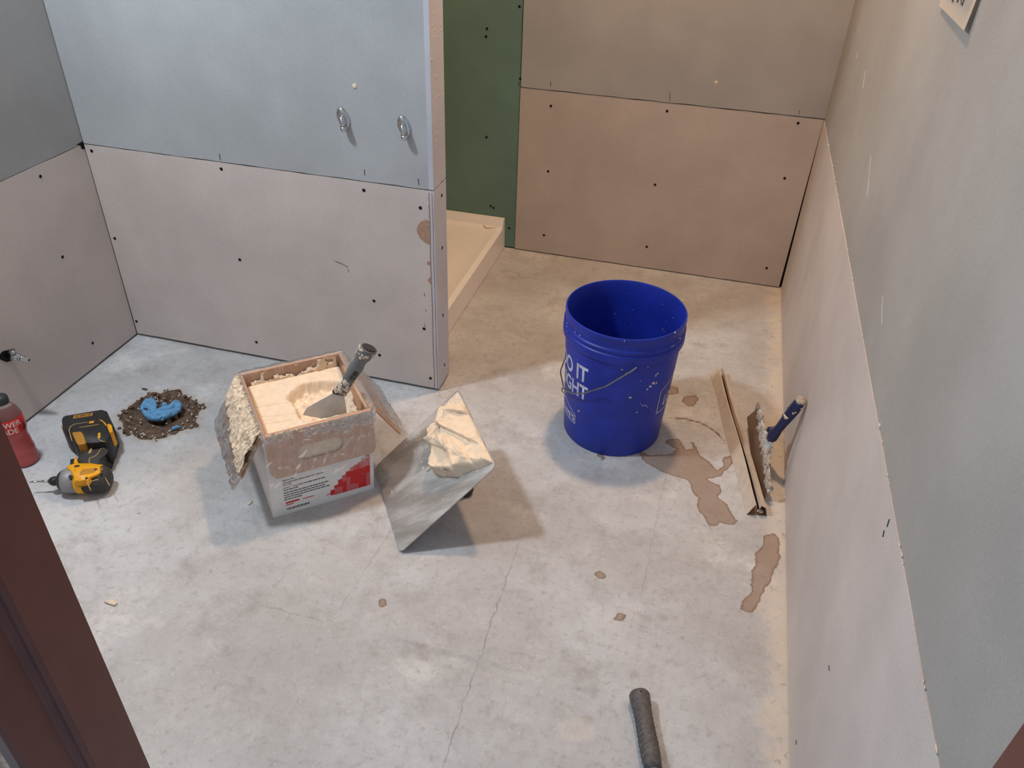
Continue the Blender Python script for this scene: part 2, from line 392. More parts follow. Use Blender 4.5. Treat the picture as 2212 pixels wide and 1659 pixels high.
# ------------------------------------------------------------------ structure
XR, YB, YP, XL, XP = 0.317, 2.720, 1.748, -1.640, -0.645
SEAM = 0.603
HZ = 2.44
def st(o): o['kind'] = 'structure'; return o
HOLE = [(-1.4170,1.4918),(-1.4026,1.4945),(-1.3896,1.4970),(-1.3782,1.5168),(-1.3482,1.5381),(-1.3261,1.5182),(-1.2991,1.5084),(-1.2701,1.4971),(-1.2390,1.4846),(-1.2368,1.4567),(-1.2186,1.4113),(-1.2073,1.3961),(-1.2258,1.3862),(-1.2442,1.3661),(-1.2556,1.3384),(-1.2837,1.3197),(-1.3163,1.3116),(-1.3451,1.3246),(-1.3711,1.3165),(-1.3997,1.3567),(-1.4228,1.3705),(-1.4313,1.3914),(-1.4291,1.4138),(-1.4275,1.4453),(-1.4207,1.4723)]
STAINS = [
 [(-0.0597,1.6531),(-0.0252,1.6455),(0.0286,1.6688),(0.0428,1.6915),(0.0094,1.7049),(0.0125,1.7248),(0.0385,1.7373),(0.0644,1.6982),(0.0843,1.7061),(0.0659,1.7415),(0.0822,1.7335),(0.1013,1.6846),(0.1252,1.6674),(0.1469,1.6381),(0.1658,1.6558),(0.1597,1.6781),(0.1614,1.6950),(0.1885,1.7116),(0.1851,1.6698),(0.1580,1.6141),(0.1250,1.5924),(0.1598,1.5803),(0.1635,1.5553),(0.1576,1.5316),(0.1818,1.5175),(0.1876,1.4911),(0.2049,1.4620),(0.1987,1.4433),(0.1667,1.4470),(0.1586,1.4278),(0.1403,1.4289),(0.1295,1.4527),(0.1145,1.4688),(0.1079,1.4949),(0.1086,1.5167),(0.0924,1.5410),(0.0799,1.5748),(0.0170,1.5863),(-0.0311,1.6111)],
 [(-0.0085,1.9800),(0.0157,1.9794),(0.0220,1.9485),(0.0018,1.9350),(-0.0178,1.9329),(-0.0217,1.9686)],
 [(0.0381,1.9384),(0.0704,1.9567),(0.0819,1.9373),(0.0693,1.8988),(0.0448,1.8940),(0.0348,1.9125)],
 [(0.2694,1.4367),(0.2903,1.4492),(0.3049,1.4352),(0.3032,1.3696),(0.2902,1.3206),(0.2746,1.2726),(0.2633,1.2379),(0.2523,1.2041),(0.2413,1.1884),(0.2202,1.1946),(0.2253,1.2163),(0.2436,1.2581),(0.2405,1.3113),(0.2502,1.3309),(0.2495,1.3708),(0.2656,1.3993)],
 [(-0.0974,1.2046),(-0.0873,1.2170),(-0.0689,1.2132),(-0.0665,1.1965),(-0.0812,1.1943)],
 [(-0.0387,1.0956),(-0.0245,1.1160),(-0.0111,1.1121),(-0.0144,1.0955),(-0.0324,1.0926)],
 [(-0.5191,0.9995),(-0.5136,1.0074),(-0.5035,1.0092),(-0.4961,0.9988),(-0.5018,0.9878),(-0.5112,0.9893)],
 [(-0.1639,1.6067),(-0.1442,1.6128),(-0.1317,1.6003),(-0.1398,1.5872),(-0.1544,1.5973)]]
ARC = [(0.0077,1.8223),(0.0500,1.8337),(0.0937,1.8261),(0.1325,1.8019),(0.1605,1.7665)]
PALE = [[(-0.0989,0.8350),(-0.0690,0.8582),(-0.0244,0.8519),(-0.0229,0.8196),(-0.0576,0.8022),(-0.0890,0.8097)]]
nx, ny = 336, 408
xs = np.linspace(XL - 0.03, XR + 0.03, nx); ys = np.linspace(0.28, YB + 0.03, ny)
GX, GY = np.meshgrid(xs, ys)
hs = sdist(HOLE, GX, GY)
# snap grid points near the broken edge on to it
n = len(HOLE)
SX, SY = GX.copy(), GY.copy(); best = np.full(GX.shape, 1e9)
for i in range(n):
    (x0, y0), (x1, y1) = HOLE[i], HOLE[(i + 1) % n]; ex, ey = x1 - x0, y1 - y0; L = ex * ex + ey * ey
    t = np.clip(((GX - x0) * ex + (GY - y0) * ey) / L, 0, 1); qx_, qy_ = x0 + t * ex, y0 + t * ey
    d = np.hypot(GX - qx_, GY - qy_); m_ = d < best; best[m_] = d[m_]; SX[m_] = qx_[m_]; SY[m_] = qy_[m_]
near = best < 0.0042
PX = np.where(near, SX, GX); PY = np.where(near, SY, GY)
inside = (hs > 0) & ~near
stain = np.full(GX.shape, -0.03)
for p in STAINS: stain = np.maximum(stain, sdist(p, PX, PY))
stain = np.maximum(stain, 0.0034 - pdist(ARC, PX, PY)); stain = np.clip(stain, -0.03, 0.03)
pale = np.full(GX.shape, -0.06)
for p in PALE: pale = np.maximum(pale, sdist(p, PX, PY))
dirt = np.clip(hs, -0.08, 0.03)
vid = -np.ones(GX.shape, int); keep = ~inside
vid[keep] = np.arange(keep.sum())
verts = np.stack([PX[keep], PY[keep], np.zeros(keep.sum())], 1)
ok = keep[:-1, :-1] & keep[1:, :-1] & keep[:-1, 1:] & keep[1:, 1:]
allnear = near[:-1, :-1] & near[1:, :-1] & near[:-1, 1:] & near[1:, 1:]
ok &= ~allnear
a, b, c_, d = vid[:-1, :-1][ok], vid[:-1, 1:][ok], vid[1:, 1:][ok], vid[1:, :-1][ok]
me = bpy.data.meshes.new('floor'); me.from_pydata(verts.tolist(), [], np.stack([a, b, c_, d], 1).tolist())
for nm, arr in (('stain', stain), ('pale', pale), ('dirt', dirt)):
    at_ = me.attributes.new(nm, 'FLOAT', 'POINT'); at_.data.foreach_set('value', arr[keep].astype(np.float32))
me.materials.append(M['concrete'])
floor = st(bpy.data.objects.new('floor', me)); C.objects.link(floor)
# slab edge standing down into the broken hole
bm = bmesh.new(); top = [bm.verts.new((p[0], p[1], 0.0)) for p in HOLE]; low = [bm.verts.new((p[0], p[1], -0.05)) for p in HOLE]
for i in range(n): bm.faces.new((top[i], low[i], low[(i + 1) % n], top[(i + 1) % n]))
part('slab_edge', bm, 'soil', floor)

ceil_o = st(obj('ceiling', box(XL - 0.15, XR + 0.15, 0.30, YB + 0.15, HZ, HZ + 0.05), 'ceiling'))

def wall(name, x0, x1, y0, y1, z0=0.0, z1=HZ, mat='dark_gap'):
    return st(obj(name, box(x0, x1, y0, y1, z0, z1), mat))
screw_bm = lathe([(0.0, 0.0), (0.0022, 0.0), (0.0042, 0.0006), (0.0044, 0.0002), (0.0046, 0.0)], (0, 0, 0), seg=14)
smesh = bpy.data.meshes.new('screw'); screw_bm.to_mesh(smesh); screw_bm.free(); smesh.materials.append(M['screw'])
def screws(panel, pts, nrm):
    q = Vector(nrm).to_track_quat('Z', 'Y')
    for p in pts:
        o = bpy.data.objects.new('screw', smesh); C.objects.link(o); o.parent = panel
        o.location = Vector(p) + Vector(nrm) * 0.0003 - org(panel); o.rotation_mode = 'QUATERNION'; o.rotation_quaternion = q
T = 0.0125
def rough_panel(axis, fixed, back, a0, a1, z0, z1, wob_top=0.0, wob_bot=0.0, seed=0, a1_low=None, step=0.03):
    """drywall board: front face at 'fixed', back face at 'back'; long edges cut slightly unevenly"""
    nn = max(2, int((a1 - a0) / step)); bm = bmesh.new(); rows = []
    for i in range(nn + 1):
        t = i / nn
        zt = z1 + wob_top * noise.noise((t * 19 + seed, seed * 2.3, 0)); zb = z0 + wob_bot * noise.noise((t * 15 + seed, 9.1, seed))
        r = []
        for z, w in ((zb, 0), (zt, 1)):
            aa = a0 + (((a1_low if (a1_low is not None and w == 0) else a1) - a0) * t)
            for f in (fixed, back):
                r.append(bm.verts.new((aa, f, z) if axis == 'y' else (f, aa, z)))
        rows.append(r)
    for r, s in zip(rows, rows[1:]):
        for i, j in ((0, 1), (1, 3), (3, 2), (2, 0)): bm.faces.new((r[i], r[j], s[j], s[i]))
    bm.faces.new((rows[0][0], rows[0][2], rows[0][3], rows[0][1])); bm.faces.new((rows[-1][0], rows[-1][1], rows[-1][3], rows[-1][2]))
    bmesh.ops.recalc_face_normals(bm, faces=bm.faces)
    return bm
# --- left wall
wl = wall('wall_left', XL - 0.12, XL - T, 0.446, YB)
p = part('drywall_panel', rough_panel('x', XL, XL - T, 0.446, YP + 0.001, 0.007, SEAM - 0.0005, 0.0016, 0.002, 1, a1_low=YP - 0.001), 'dw_warm', wl, label='lower warm grey board, its top corner nicked')
screws(p, [(XL, y, z) for y, z in [(1.5775,0.5737),(1.5656,0.3543),(1.5728,0.0768)]], (1, 0, 0))
p = part('drywall_panel', rough_panel('x', XL, XL - T, 0.446, YB, SEAM + 0.001, HZ, 0, 0.0016, 2), 'dw_grey', wl, label='upper grey board')
# dark broken nick where the boards meet in the corner
b_ = bmesh.new(); prof = [(1.7220,0.6088),(1.7477,0.6107),(1.7521,0.6081),(1.7529,0.5877),(1.7368,0.5928),(1.7357,0.6032)]
vs = [b_.verts.new((XL + 0.0008, y, z)) for y, z in prof]; b_.faces.new(vs); part('corner_nick', b_, 'cavity', wl)
# --- partition wall between the sink side and the shower
wm = wall('wall_middle', XL, XP - T, YP + T, YP + 0.090 - T)
p = part('drywall_panel', rough_panel('y', YP, YP + T, XL + 0.002, XP - T, 0.009, SEAM - 0.0005, 0.0016, 0.002, 3), 'dw_warm', wm, label='lower warm grey board with torn paper at its right edge')
lowp = p
screws(p, [(x, YP, z) for x, z in [(-1.6191,0.5866),(-1.2289,0.5857),(-0.8306,0.5809),(-0.6816,0.5550),(-1.6232,0.3305),(-1.2234,0.3266),(-0.8266,0.2657),(-1.6283,0.0527),(-1.2181,0.0566),(-0.8226,0.0898),(-0.6840,0.2039),(-0.6701,0.0414)]], (0, -1, 0))
for poly in ([(-0.6525,0.5279),(-0.6697,0.5244),(-0.6821,0.5177),(-0.6910,0.5050),(-0.6940,0.4920),(-0.6863,0.4729),(-0.6717,0.4624),(-0.6550,0.4562)],
             [(-0.6532,0.4135),(-0.6675,0.4096),(-0.6697,0.4019),(-0.6537,0.3976)],
             [(-0.6513,0.3927),(-0.6601,0.3859),(-0.6583,0.3782),(-0.6516,0.3803)],
             [(-0.6543,0.3745),(-0.6692,0.3559),(-0.6643,0.3475),(-0.6511,0.3426),(-0.6495,0.3635)]):
    b_ = bmesh.new(); vs = [b_.verts.new((x, YP - 0.0006, z)) for x, z in poly]; b_.faces.new(vs)
    part('torn_paper', b_, 'torn', p, label='brown torn paper patch')
b_ = bmesh.new()
for (ax, az), (bx, bz) in zip([(-0.9309,0.3691),(-0.9099,0.3642),(-0.8950,0.3515),(-0.6779,0.2663),(-0.6801,0.3167),(-0.6822,0.2190)], [(-0.9099,0.3642),(-0.8944,0.3571),(-0.8932,0.3421),(-0.6755,0.2595),(-0.6779,0.3059),(-0.6798,0.2107)]):
    tube([(ax, YP - 0.0006, az), (bx, YP - 0.0006, bz)], 0.0006, 5, b_)
part('scratch', b_, 'pencil', p)
p = part('drywall_panel', rough_panel('y', YP, YP + T, XL + 0.002, XP - T, SEAM + 0.0022, HZ, 0, 0.0016, 4), 'dw_blue', wm, label='upper blue grey board')
b_ = bmesh.new()
for (ax, az), (bx, bz) in zip([(-1.2260,0.6264),(-0.8249,0.6352),(-0.6848,0.6297)], [(-1.2268,0.6093),(-0.8248,0.6211),(-0.6830,0.6147)]):
    tube([(ax, YP - 0.0006, az), (bx, YP - 0.0006, bz)], 0.0008, 5, b_)
part('pencil_mark', b_, 'pencil', p)
blob_bm = blob(None, (0, 0, 0), 0.006, (1, 0.35, 1), 2, 0.3, 3)
(bx, bz), = [(-0.8330,0.8331)]
xf(blob_bm, Matrix.Translation((bx, YP, bz))); part('compound_dab', blob_bm, 'compound_dry', p, True)
p = part('drywall_panel', rough_panel('x', XP, XP - T, YP - 0.0015, YP + 0.090, 0.010, SEAM - 0.001, 0.002, 0.002, 5, step=0.012), 'dw_lilac', wm, label='lower end strip with raw cut edge')
screws(p, [(XP, y, z) for y, z in [(1.8040,0.5712),(1.7992,0.4294),(1.7949,0.2274),(1.7975,0.0610)]], (1, 0, 0))
p = part('drywall_panel', rough_panel('x', XP, XP - T, YP - 0.001, YP + 0.090, SEAM + 0.003, HZ, 0, 0.003, 6, step=0.012), 'dw_lilac', wm, label='upper end strip of metal corner')
b_ = bmesh.new()
for i in range(70):
    y = random.uniform(YP + 0.004, YP + 0.085); z = random.uniform(0.62, 1.05)
    blob(b_, (XP, y, z), random.uniform(0.0008, 0.0028), (0.3, 1, random.uniform(0.8, 2.2)), 1, 0.3, i)
part('compound_flecks', b_, 'compound_dry', p, True, kind='stuff')
b_ = bmesh.new()
for i in range(26):
    z = random.uniform(0.05, 0.60); blob(b_, (XP - T - random.uniform(0, .004), YP - 0.0005, z), random.uniform(0.0008, 0.003), (1, 0.4, 1.6), 1, 0.3, i)
part('gypsum_crumbs', b_, 'gypsum', lowp, True, kind='stuff')
for xq, wq in ((XP - 0.0128, 0.0011), (XP - 0.0045, 0.0008)):
    qs = [(xq + 0.0012 * noise.noise((z_ * 9, xq * 90, 0)), YP - 0.0018, z_) for z_ in [0.012 + 0.585 * i / 24 for i in range(25)]]
    part('paper_edge', tube(qs, [wq * (1 + .6 * noise.noise((i * .7, xq * 50, 3))) for i in range(25)], 5), 'torn', lowp, True)
part('back_board', box(XL, XP - T, YP + 0.090 - T, YP + 0.090, 0.01, HZ), 'dw_green', wm)
# --- far wall
wb = wall('wall_back', XL - 0.12, XR + 0.12, YB + T, YB + 0.12)
XS = -0.679
p = part('drywall_panel', rough_panel('y', YB, YB + T, XS, XR - 0.0005, 0.004, SEAM + 0.002, 0.002, 0.0012, 7, a1_low=XR - 0.008), 'dw_tan', wb, label='lower tan grey board')
screws(p, [(x, YB, z) for x, z in [(-0.5695,0.5541),(-0.1760,0.5787),(0.2417,0.5851),(-0.5657,0.3240),(-0.1815,0.3242),(0.2407,0.4021),(-0.5672,0.0754),(-0.1801,0.0873),(0.2517,0.0708)]], (0, -1, 0))
p = part('drywall_panel', rough_panel('y', YB - 0.0015, YB + T, XS + 0.001, XR + 0.002, SEAM + 0.0045, HZ, 0, 0.002, 8), 'dw_tan2', wb, label='upper tan grey board')
screws(p, [(x, YB - 0.0015, z) for x, z in [(-0.6809,0.6336)]], (0, -1, 0))
b_ = bmesh.new()
for (ax, az), (bx, bz) in zip([(-0.5744,0.6348),(-0.1756,0.6385),(0.2367,0.6255)], [(-0.5735,0.6198),(-0.1717,0.6122),(0.2379,0.6141)]):
    tube([(ax, YB - 0.002, az), (bx, YB - 0.002, bz)], 0.0009, 5, b_)
part('pencil_mark', b_, 'pencil', p)
(bx, bz), = [(-0.0346,0.6844)]
part('screw_dimple', lathe([(0, 0.001), (0.003, 0.001), (0.006, 0.0)], (bx, YB - 0.0015, bz), (0, -1, 0), 12), 'compound_dry', p)
p = part('drywall_panel', rough_panel('y', YB + 0.004, YB + T, XL, XS - 0.002, 0.006, HZ, 0, 0.002, 9), 'dw_green', wb, label='green moisture resistant board')
screws(p, [(x, YB + 0.004, z) for x, z in [(-0.8050,0.7563),(-0.7990,0.4197),(-0.7791,0.1608),(-0.7044,0.0817),(-0.8021,0.7811),(-0.7681,0.1550),(-0.6936,0.8570)]], (0, -1, 0))
# --- right wall
wr = wall('wall_right', XR + T, XR + 0.13, 0.10, YB + 0.12)
p = part('drywall_panel', rough_panel('x', XR, XR + T, 0.30, YB - 0.001, 0.004, SEAM - 0.001, 0.003, 0.002, 10), 'dw_warm', wr, label='lower pale board')
for (y, z), (y2, z2) in zip([(0.8891,0.5870),(0.8904,0.5645),(0.8828,0.2703),(0.8862,0.0516)], [(0.8863,0.5756),(0.8857,0.5565),(0.8735,0.2711),(0.8776,0.0542)]):
    part('dark_nick', tube([(XR - 0.0003, y, z), (XR - 0.0003, y2, z2)], 0.0011, 6), 'pencil', p)
p = part('drywall_panel', rough_panel('x', XR + 0.0012, XR + T, 0.30, YB, SEAM + 0.0005, HZ, 0, 0.004, 11), 'dw_right', wr, label='upper grey board')
for (y, z), (y2, z2) in zip([(2.1737,0.8789),(1.7875,0.7963),(2.3921,0.8761),(1.3168,0.7066)], [(2.1349,0.8471),(1.6954,0.7394),(2.3772,0.8630),(1.2635,0.6821)]):
    part('white_scuff', tube([(XR + 0.0011, y, z), (XR + 0.0011, y2, z2)], 0.0005, 5), 'dw_warm', p)
b_ = bmesh.new()
for i in range(46):
    y = random.uniform(0.5, 2.7); blob(b_, (XR + 0.0006, y, SEAM + random.uniform(-0.003, 0.004)), random.uniform(0.0012, 0.003), (0.4, random.uniform(1, 2.6), 1), 1, 0.3, i)
part('compound_flecks', b_, 'compound_dry', p, True, kind='stuff')
# --- front wall with the doorway the camera looks through
DX0, DX1, DY = -0.603, 0.308, 0.446
bm = box(XL - 0.15, DX0 - 0.04, 0.322, DY, 0, HZ); box(DX0 - 0.04, XR + 0.12, 0.322, DY, 2.08, HZ, bm=bm)
wf = st(obj('wall_front', bm, 'dw_grey'))
# broken plaster beside the frame, on the near side
bm = bmesh.new(); rows = []
for i in range(40):
    r = []
    for j in range(70):
        x = DX0 - 0.027 - i * 0.006; z = 0.15 + j * 0.011
        h = 0.012 * max(0, fbm(x * 26, z * 26, 3, 4)) + 0.004 * fbm(x * 90, z * 90, 1, 3)
        fe = min(1, (39 - i) / 8, j / 8, (69 - j) / 8); r.append(bm.verts.new((x, 0.3235 - (0.005 + h * min(1, i / 3)) * sm(fe), z)))
    rows.append(r)
for r, s in zip(rows, rows[1:]):
    for j in range(69): bm.faces.new((r[j], r[j + 1], s[j + 1], s[j]))
part('broken_plaster', bm, 'plaster', wf, kind='stuff')
df_ = bpy.data.objects.new('door_1', None); C.objects.link(df_); df_.location = (DX0, DY, 0); st(df_)
def jamb(x, s):
    # plan section: proud stop on the room side, rabbet on the near side
    pr = [(x, DY), (x, 0.384), (x + s * 0.001, 0.381), (x + s * 0.004, 0.3785), (x + s * 0.008, 0.377), (x + s * 0.012, 0.3745), (x + s * 0.014, 0.371), (x + s * 0.014, 0.325), (x + s * 0.017, 0.321), (x + s * 0.045, 0.321), (x + s * 0.045, DY + 0.002), (x + s * 0.0, DY + 0.002)]
    return prism(pr, 0.0, 2.08)
part('jamb', jamb(DX0, -1), 'frame', df_, label='brown painted left jamb with stop')
part('jamb', prism([(DX1, DY), (DX1, 0.325), (DX1 + 0.0085, 0.321), (DX1 + 0.0085, DY)], 0, 2.08), 'frame', df_, label='brown painted right jamb')
part('head', box(DX0 - 0.04, DX1, 0.321, DY, 2.08, 2.12), 'frame', df_)
part('frame_return', prism([(DX0 - 0.017, 0.320), (DX0 - 0.028, 0.318), (DX0 - 0.030, 0.3215), (DX0 - 0.017, 0.3215)], 0, 2.08), 'frame_pale', df_)

# ------------------------------------------------------------------ shower pan
PX1, PY0, PY1, PZ = -0.722, YP + 0.092, YB + 0.002, 0.096
pan = thing('shower_pan', 'cream acrylic shower pan behind the partition wall', 'shower pan', ((XL + PX1) / 2, (PY0 + PY1) / 2, 0))
bm = bmesh.new(); nxp, nyp = 60, 60; rows = []
xa = [XL + 0.001 + (PX1 - XL - 0.001) * i / nxp for i in range(nxp + 1)]
ya = [PY0 + (PY1 - PY0) * i / nyp for i in range(nyp + 1)]
for x in xa:
    r = []
    for y in ya:
        dxr = PX1 - x; dyb = PY1 - y; dyf = y - PY0; dxl = x - XL
        z = PZ - 0.010 * (1 - sm(dxr / 0.012))
        fl_ = 0.080 + 0.012 * min(1, math.hypot(x + 1.2, y - 2.3) / 0.5)
        ins_ = min((dxr - 0.014) / 0.030, (dyf - 0.02) / 0.04, (dxl - 0.02) / 0.04, (dyb - 0.014) / 0.02)
        z = z + (fl_ - z) * sm(ins_)
        if dyb < 0.030: z = max(z, PZ + 0.026 * sm((0.024 - dyb) / 0.006)) if dxr > 0.0 else z
        r.append(bm.verts.new((x, y, z)))
    rows.append(r)
for r, s in zip(rows, rows[1:]):
    for j in range(nyp): bm.faces.new((r[j], s[j], s[j + 1], r[j + 1]))
last = rows[-1]; lo = [bm.verts.new((PX1 + 0.002, v.co.y, 0.002)) for v in last]
for j in range(nyp): bm.faces.new((last[j], lo[j], lo[j + 1], last[j + 1]))
e = [rows[i][-1] for i in range(nxp + 1)]; lo2 = [bm.verts.new((v.co.x, v.co.y, 0.002)) for v in e[:-1]] + [lo[-1]]
for j in range(nxp): bm.faces.new((e[j], e[j + 1], lo2[j + 1], lo2[j]))
bs = part('basin', bm, 'acrylic', pan, True); bs.modifiers.new('es', 'EDGE_SPLIT').split_angle = math.radians(38)
dr = lathe([(0, 0.004), (0.02, 0.005), (0.045, 0.005), (0.05, 0.003), (0.05, 0)], (-1.2, 2.3, 0.080), seg=24)
part('drain', dr, 'chrome', pan)
cp = [(-0.8020,2.6993,0.0940),(-0.7911,2.6820,0.0940),(-0.7785,2.6710,0.0940),(-0.7587,2.6796,0.0940),(-0.7439,2.6866,0.0940),(-0.7356,2.6967,0.0940),(-0.7248,2.6913,0.0940)]
part('caulk_strand', tube(cp, 0.0022, 6), 'caulk', pan, True)

# ------------------------------------------------------------------ blue bucket
BX, BY, BH = -0.143, 1.737, 0.372
bk = thing('bucket', 'open royal blue plastic bucket with white lettering and wire bail', 'bucket', (BX, BY, 0))
def br(z): return 0.1300 + 0.0155 * z / 0.30
prof = [(0, 0.006), (0.112, 0.006), (0.116, 0.0), (0.127, 0.0), (0.130, 0.004), (br(0.1), 0.1), (br(0.2), 0.2), (br(0.300), 0.300), (0.1515, 0.302), (0.1525, 0.305), (0.1525, 0.322), (0.1490, 0.325),
        (0.1490, 0.330), (0.1520, 0.332), (0.1520, 0.337), (0.1488, 0.340), (0.1488, 0.362), (0.1502, 0.364), (0.1502, 0.370), (0.1490, BH), (0.1466, BH), (0.1452, 0.369), (0.1440, 0.30), (br(0.2) - 0.0035, 0.2), (br(0.1) - 0.0035, 0.1), (0.1265, 0.012), (0, 0.012)]
part('shell', lathe(prof, (BX, BY, 0), seg=96), 'bucket', bk, True)
for md in (bk.children[0],):
    m_ = md.modifiers.new('es', 'EDGE_SPLIT'); m_.split_angle = math.radians(40)
def oncone(az, z, off=0.0006):
    r = br(z) + off; a_ = math.radians(az); return Vector((BX + r * math.cos(a_), BY + r * math.sin(a_), z))
def bend_text(s, height, az_right, z0, sx, bold):
    bm = text_bm(s, height, sx, bold, step=0.004); mx = max(v.co.x for v in bm.verts); r = br(z0)
    for v in bm.verts: v.co = oncone(az_right + math.degrees((v.co.x - mx) / r), z0 + v.co.y)
    return bm
part('lettering', bend_text('DO IT', 0.046, -115.5, 0.2155, 0.74, 0.035), 'white_print', bk, label='white words DO IT')
part('lettering', bend_text('RIGHT', 0.043, -114.5, 0.1615, 0.74, 0.035), 'white_print', bk, label='white word RIGHT')
def logo(az0, az1, z0, z1, zp, w):
    path = [(az0, z0), (az1, z0), (az1, z1), ((az0 + az1) / 2, zp), (az0, z1)]
    bm = bmesh.new(); nn = len(path)
    for i in range(nn):
        (a0, b0), (a1, b1) = path[i], path[(i + 1) % nn]
        dx, dz = math.radians(a1 - a0) * 0.135, b1 - b0; L = math.hypot(dx, dz); nxn, nzn = -dz / L * w / 2, dx / L * w / 2
        K = 10; pv = None
        for j in range(K + 1):
            t = j / K; aa = a0 + (a1 - a0) * t; zz = b0 + dz * t
            q = [bm.verts.new(oncone(aa + math.degrees(s_ * nxn / 0.135), zz + s_ * nzn, 0.0008)) for s_ in (-1, 1)]
            if pv: bm.faces.new((pv[0], q[0], q[1], pv[1]))
            pv = q
    return bm
lg = logo(-174, -130, 0.066, 0.094, 0.118, 0.0024); merge(lg, bend_text("LOWE'S", 0.0185, -131.5, 0.0715, 0.95, 0.03)); part('emblem', lg, 'white_print', bk, label='white gable outline emblem near the base')
lg = logo(-33, 21, 0.124, 0.195, 0.232, 0.0026); t_ = bend_text("LOWE'S", 0.034, 18, 0.140, 0.62, 0.03); merge(lg, t_); part('emblem', lg, 'white_print', bk, label='white gable outline emblem on the far side')
EA = -70
for s_, az in ((0, EA), (1, EA + 180)):
    a_ = math.radians(az); d_ = Vector((math.cos(a_), math.sin(a_), 0)); base_ = Vector((BX, BY, 0.300)) + d_ * (br(0.3) + 0.0005)
    part('ear', lathe([(0, 0.0), (0.0062, 0.0), (0.0058, 0.003), (0.004, 0.0055), (0, 0.006)], base_ + Vector((0, 0, 0)), d_, 18), 'bucket', bk, True)
a_ = math.radians(EA); ax = Vector((math.cos(a_), math.sin(a_), 0)); mm = Vector((math.cos(a_ - PI / 2), math.sin(a_ - PI / 2), 0)); cc = Vector((BX, BY, 0.302))
def bail(th, r=0.158): t = math.radians(th); return cc + ax * (r * math.cos(t)) + mm * (0.150 * math.sin(t)) - Vector((0, 0, 0.150 * math.sin(t)))
kn = [0, 4, 26, 48, 60, 74, 78, 104, 108, 122, 134, 156, 176, 180]
pts = []
for i in range(len(kn) - 1):
    p0, p1 = bail(kn[i]), bail(kn[i + 1])
    for j in range(6):
        q = p0.lerp(p1, j / 6); d_ = Vector((q.x - BX, q.y - BY, 0)); need = br(max(0, q.z)) + 0.0055
        if d_.length < need: q = Vector((BX, BY, q.z)) + d_.normalized() * need
        pts.append(q)
pts.append(bail(180))
part('bail', tube(pts, 0.0019, 8), 'wire', bk, True, label='bent galvanised wire handle')
lp = bail(76) ; loop = [lp + Vector((math.cos(t) * 0.007, math.sin(t) * 0.004, math.sin(t) * 0.006 - 0.002)) for t in [i * PI / 5 for i in range(10)]]
part('bail_loop', tube(loop, 0.0017, 6, closed=True), 'wire', bk, True)
bm = bmesh.new()
for i, (az, z, r, sxn, szn) in enumerate([(-47, .235, .0045, 1, 1), (-50, .227, .003, 2, .6), (-53, .220, .0022, 1, 1.4), (-46, .258, .002, 1, 2), (-44, .262, .0024, 1, 1.5), (-52, .168, .002, 1, 1), (-55, .17, .002, 1.2, 1), (-50, .165, .0022, 1, .8), (-58, .178, .0016, 1, 1), (-70, .20, .0026, .7, 1.6), (-82, .285, .002, 1.4, .8), (-78, .275, .0015, 1, 1), (-43, .232, .0025, 1.5, .7), (-62, .25, .0014, 1, 1), (-48, .16, .0015, 1, 1), (-125, .115, .0022, .6, 1.6), (-60, .15, .0014, 2, .6), (-57, .29, .0014, 1, 1)]):
    q = oncone(az, z, 0.0); patch(bm, q, (math.cos(math.radians(az)), math.sin(math.radians(az)), 0), r * .9, .2, max(sxn, szn), i)
for i in range(16):
    az = random.uniform(-160, 10); a_ = math.radians(az); rr = random.choice([0.1495, 0.1505, 0.1520]); zz = random.choice([BH, 0.368, 0.336, 0.345, 0.325])
    blob(bm, (BX + rr * math.cos(a_), BY + rr * math.sin(a_), zz), random.uniform(0.0012, 0.0026), (0.6, 0.8, 1.2), 1, 0.4, i + 40)
for i in range(14):
    az = random.uniform(-10, 120); a_ = math.radians(az); zz = random.uniform(0.22, 0.36); rr = 0.1425 if zz > 0.3 else br(zz) - 0.004
    blob(bm, (BX + rr * math.cos(a_), BY + rr * math.sin(a_), zz), random.uniform(0.0006, 0.0016), (0.6, 0.8, 1.6), 1, 0.4, i + 80)
part('compound_splatter', bm, 'compound_dry', bk, True, kind='stuff')

# ------------------------------------------------------------------ carton of joint compound
A0 = Vector((-0.8462, 1.1551, 0)); U = Vector((0.7506, 0.6608, 0)).normalized(); V = Vector((-U.y, U.x, 0)); Z = Vector((0, 0, 1))
LW, LD, LH = 0.2452, 0.257, 0.245; SH = Vector((0.0125, 0.003, 0))
def bp(a, b, z): return A0 + U * a + V * b + Z * z + SH * (z / LH)
cb = thing('compound_box', 'open white carton of joint compound lined with clear plastic, brown flaps folded out', 'carton', bp(LW / 2, LD / 2, 0))
def quadbox(f, a0, a1, b0, b1, z0, z1, bm=None):
    b2 = bmesh.new(); vs = [b2.verts.new(f(a, b, z)) for a in (a0, a1) for b in (b0, b1) for z in (z0, z1)]
    for fc in ((0, 1, 3, 2), (4, 6, 7, 5), (0, 4, 5, 1), (2, 3, 7, 6), (0, 2, 6, 4), (1, 5, 7, 3)): b2.faces.new([vs[i] for i in fc])
    bmesh.ops.recalc_face_normals(b2, faces=b2.faces); return merge(bm, b2)
tk = 0.004
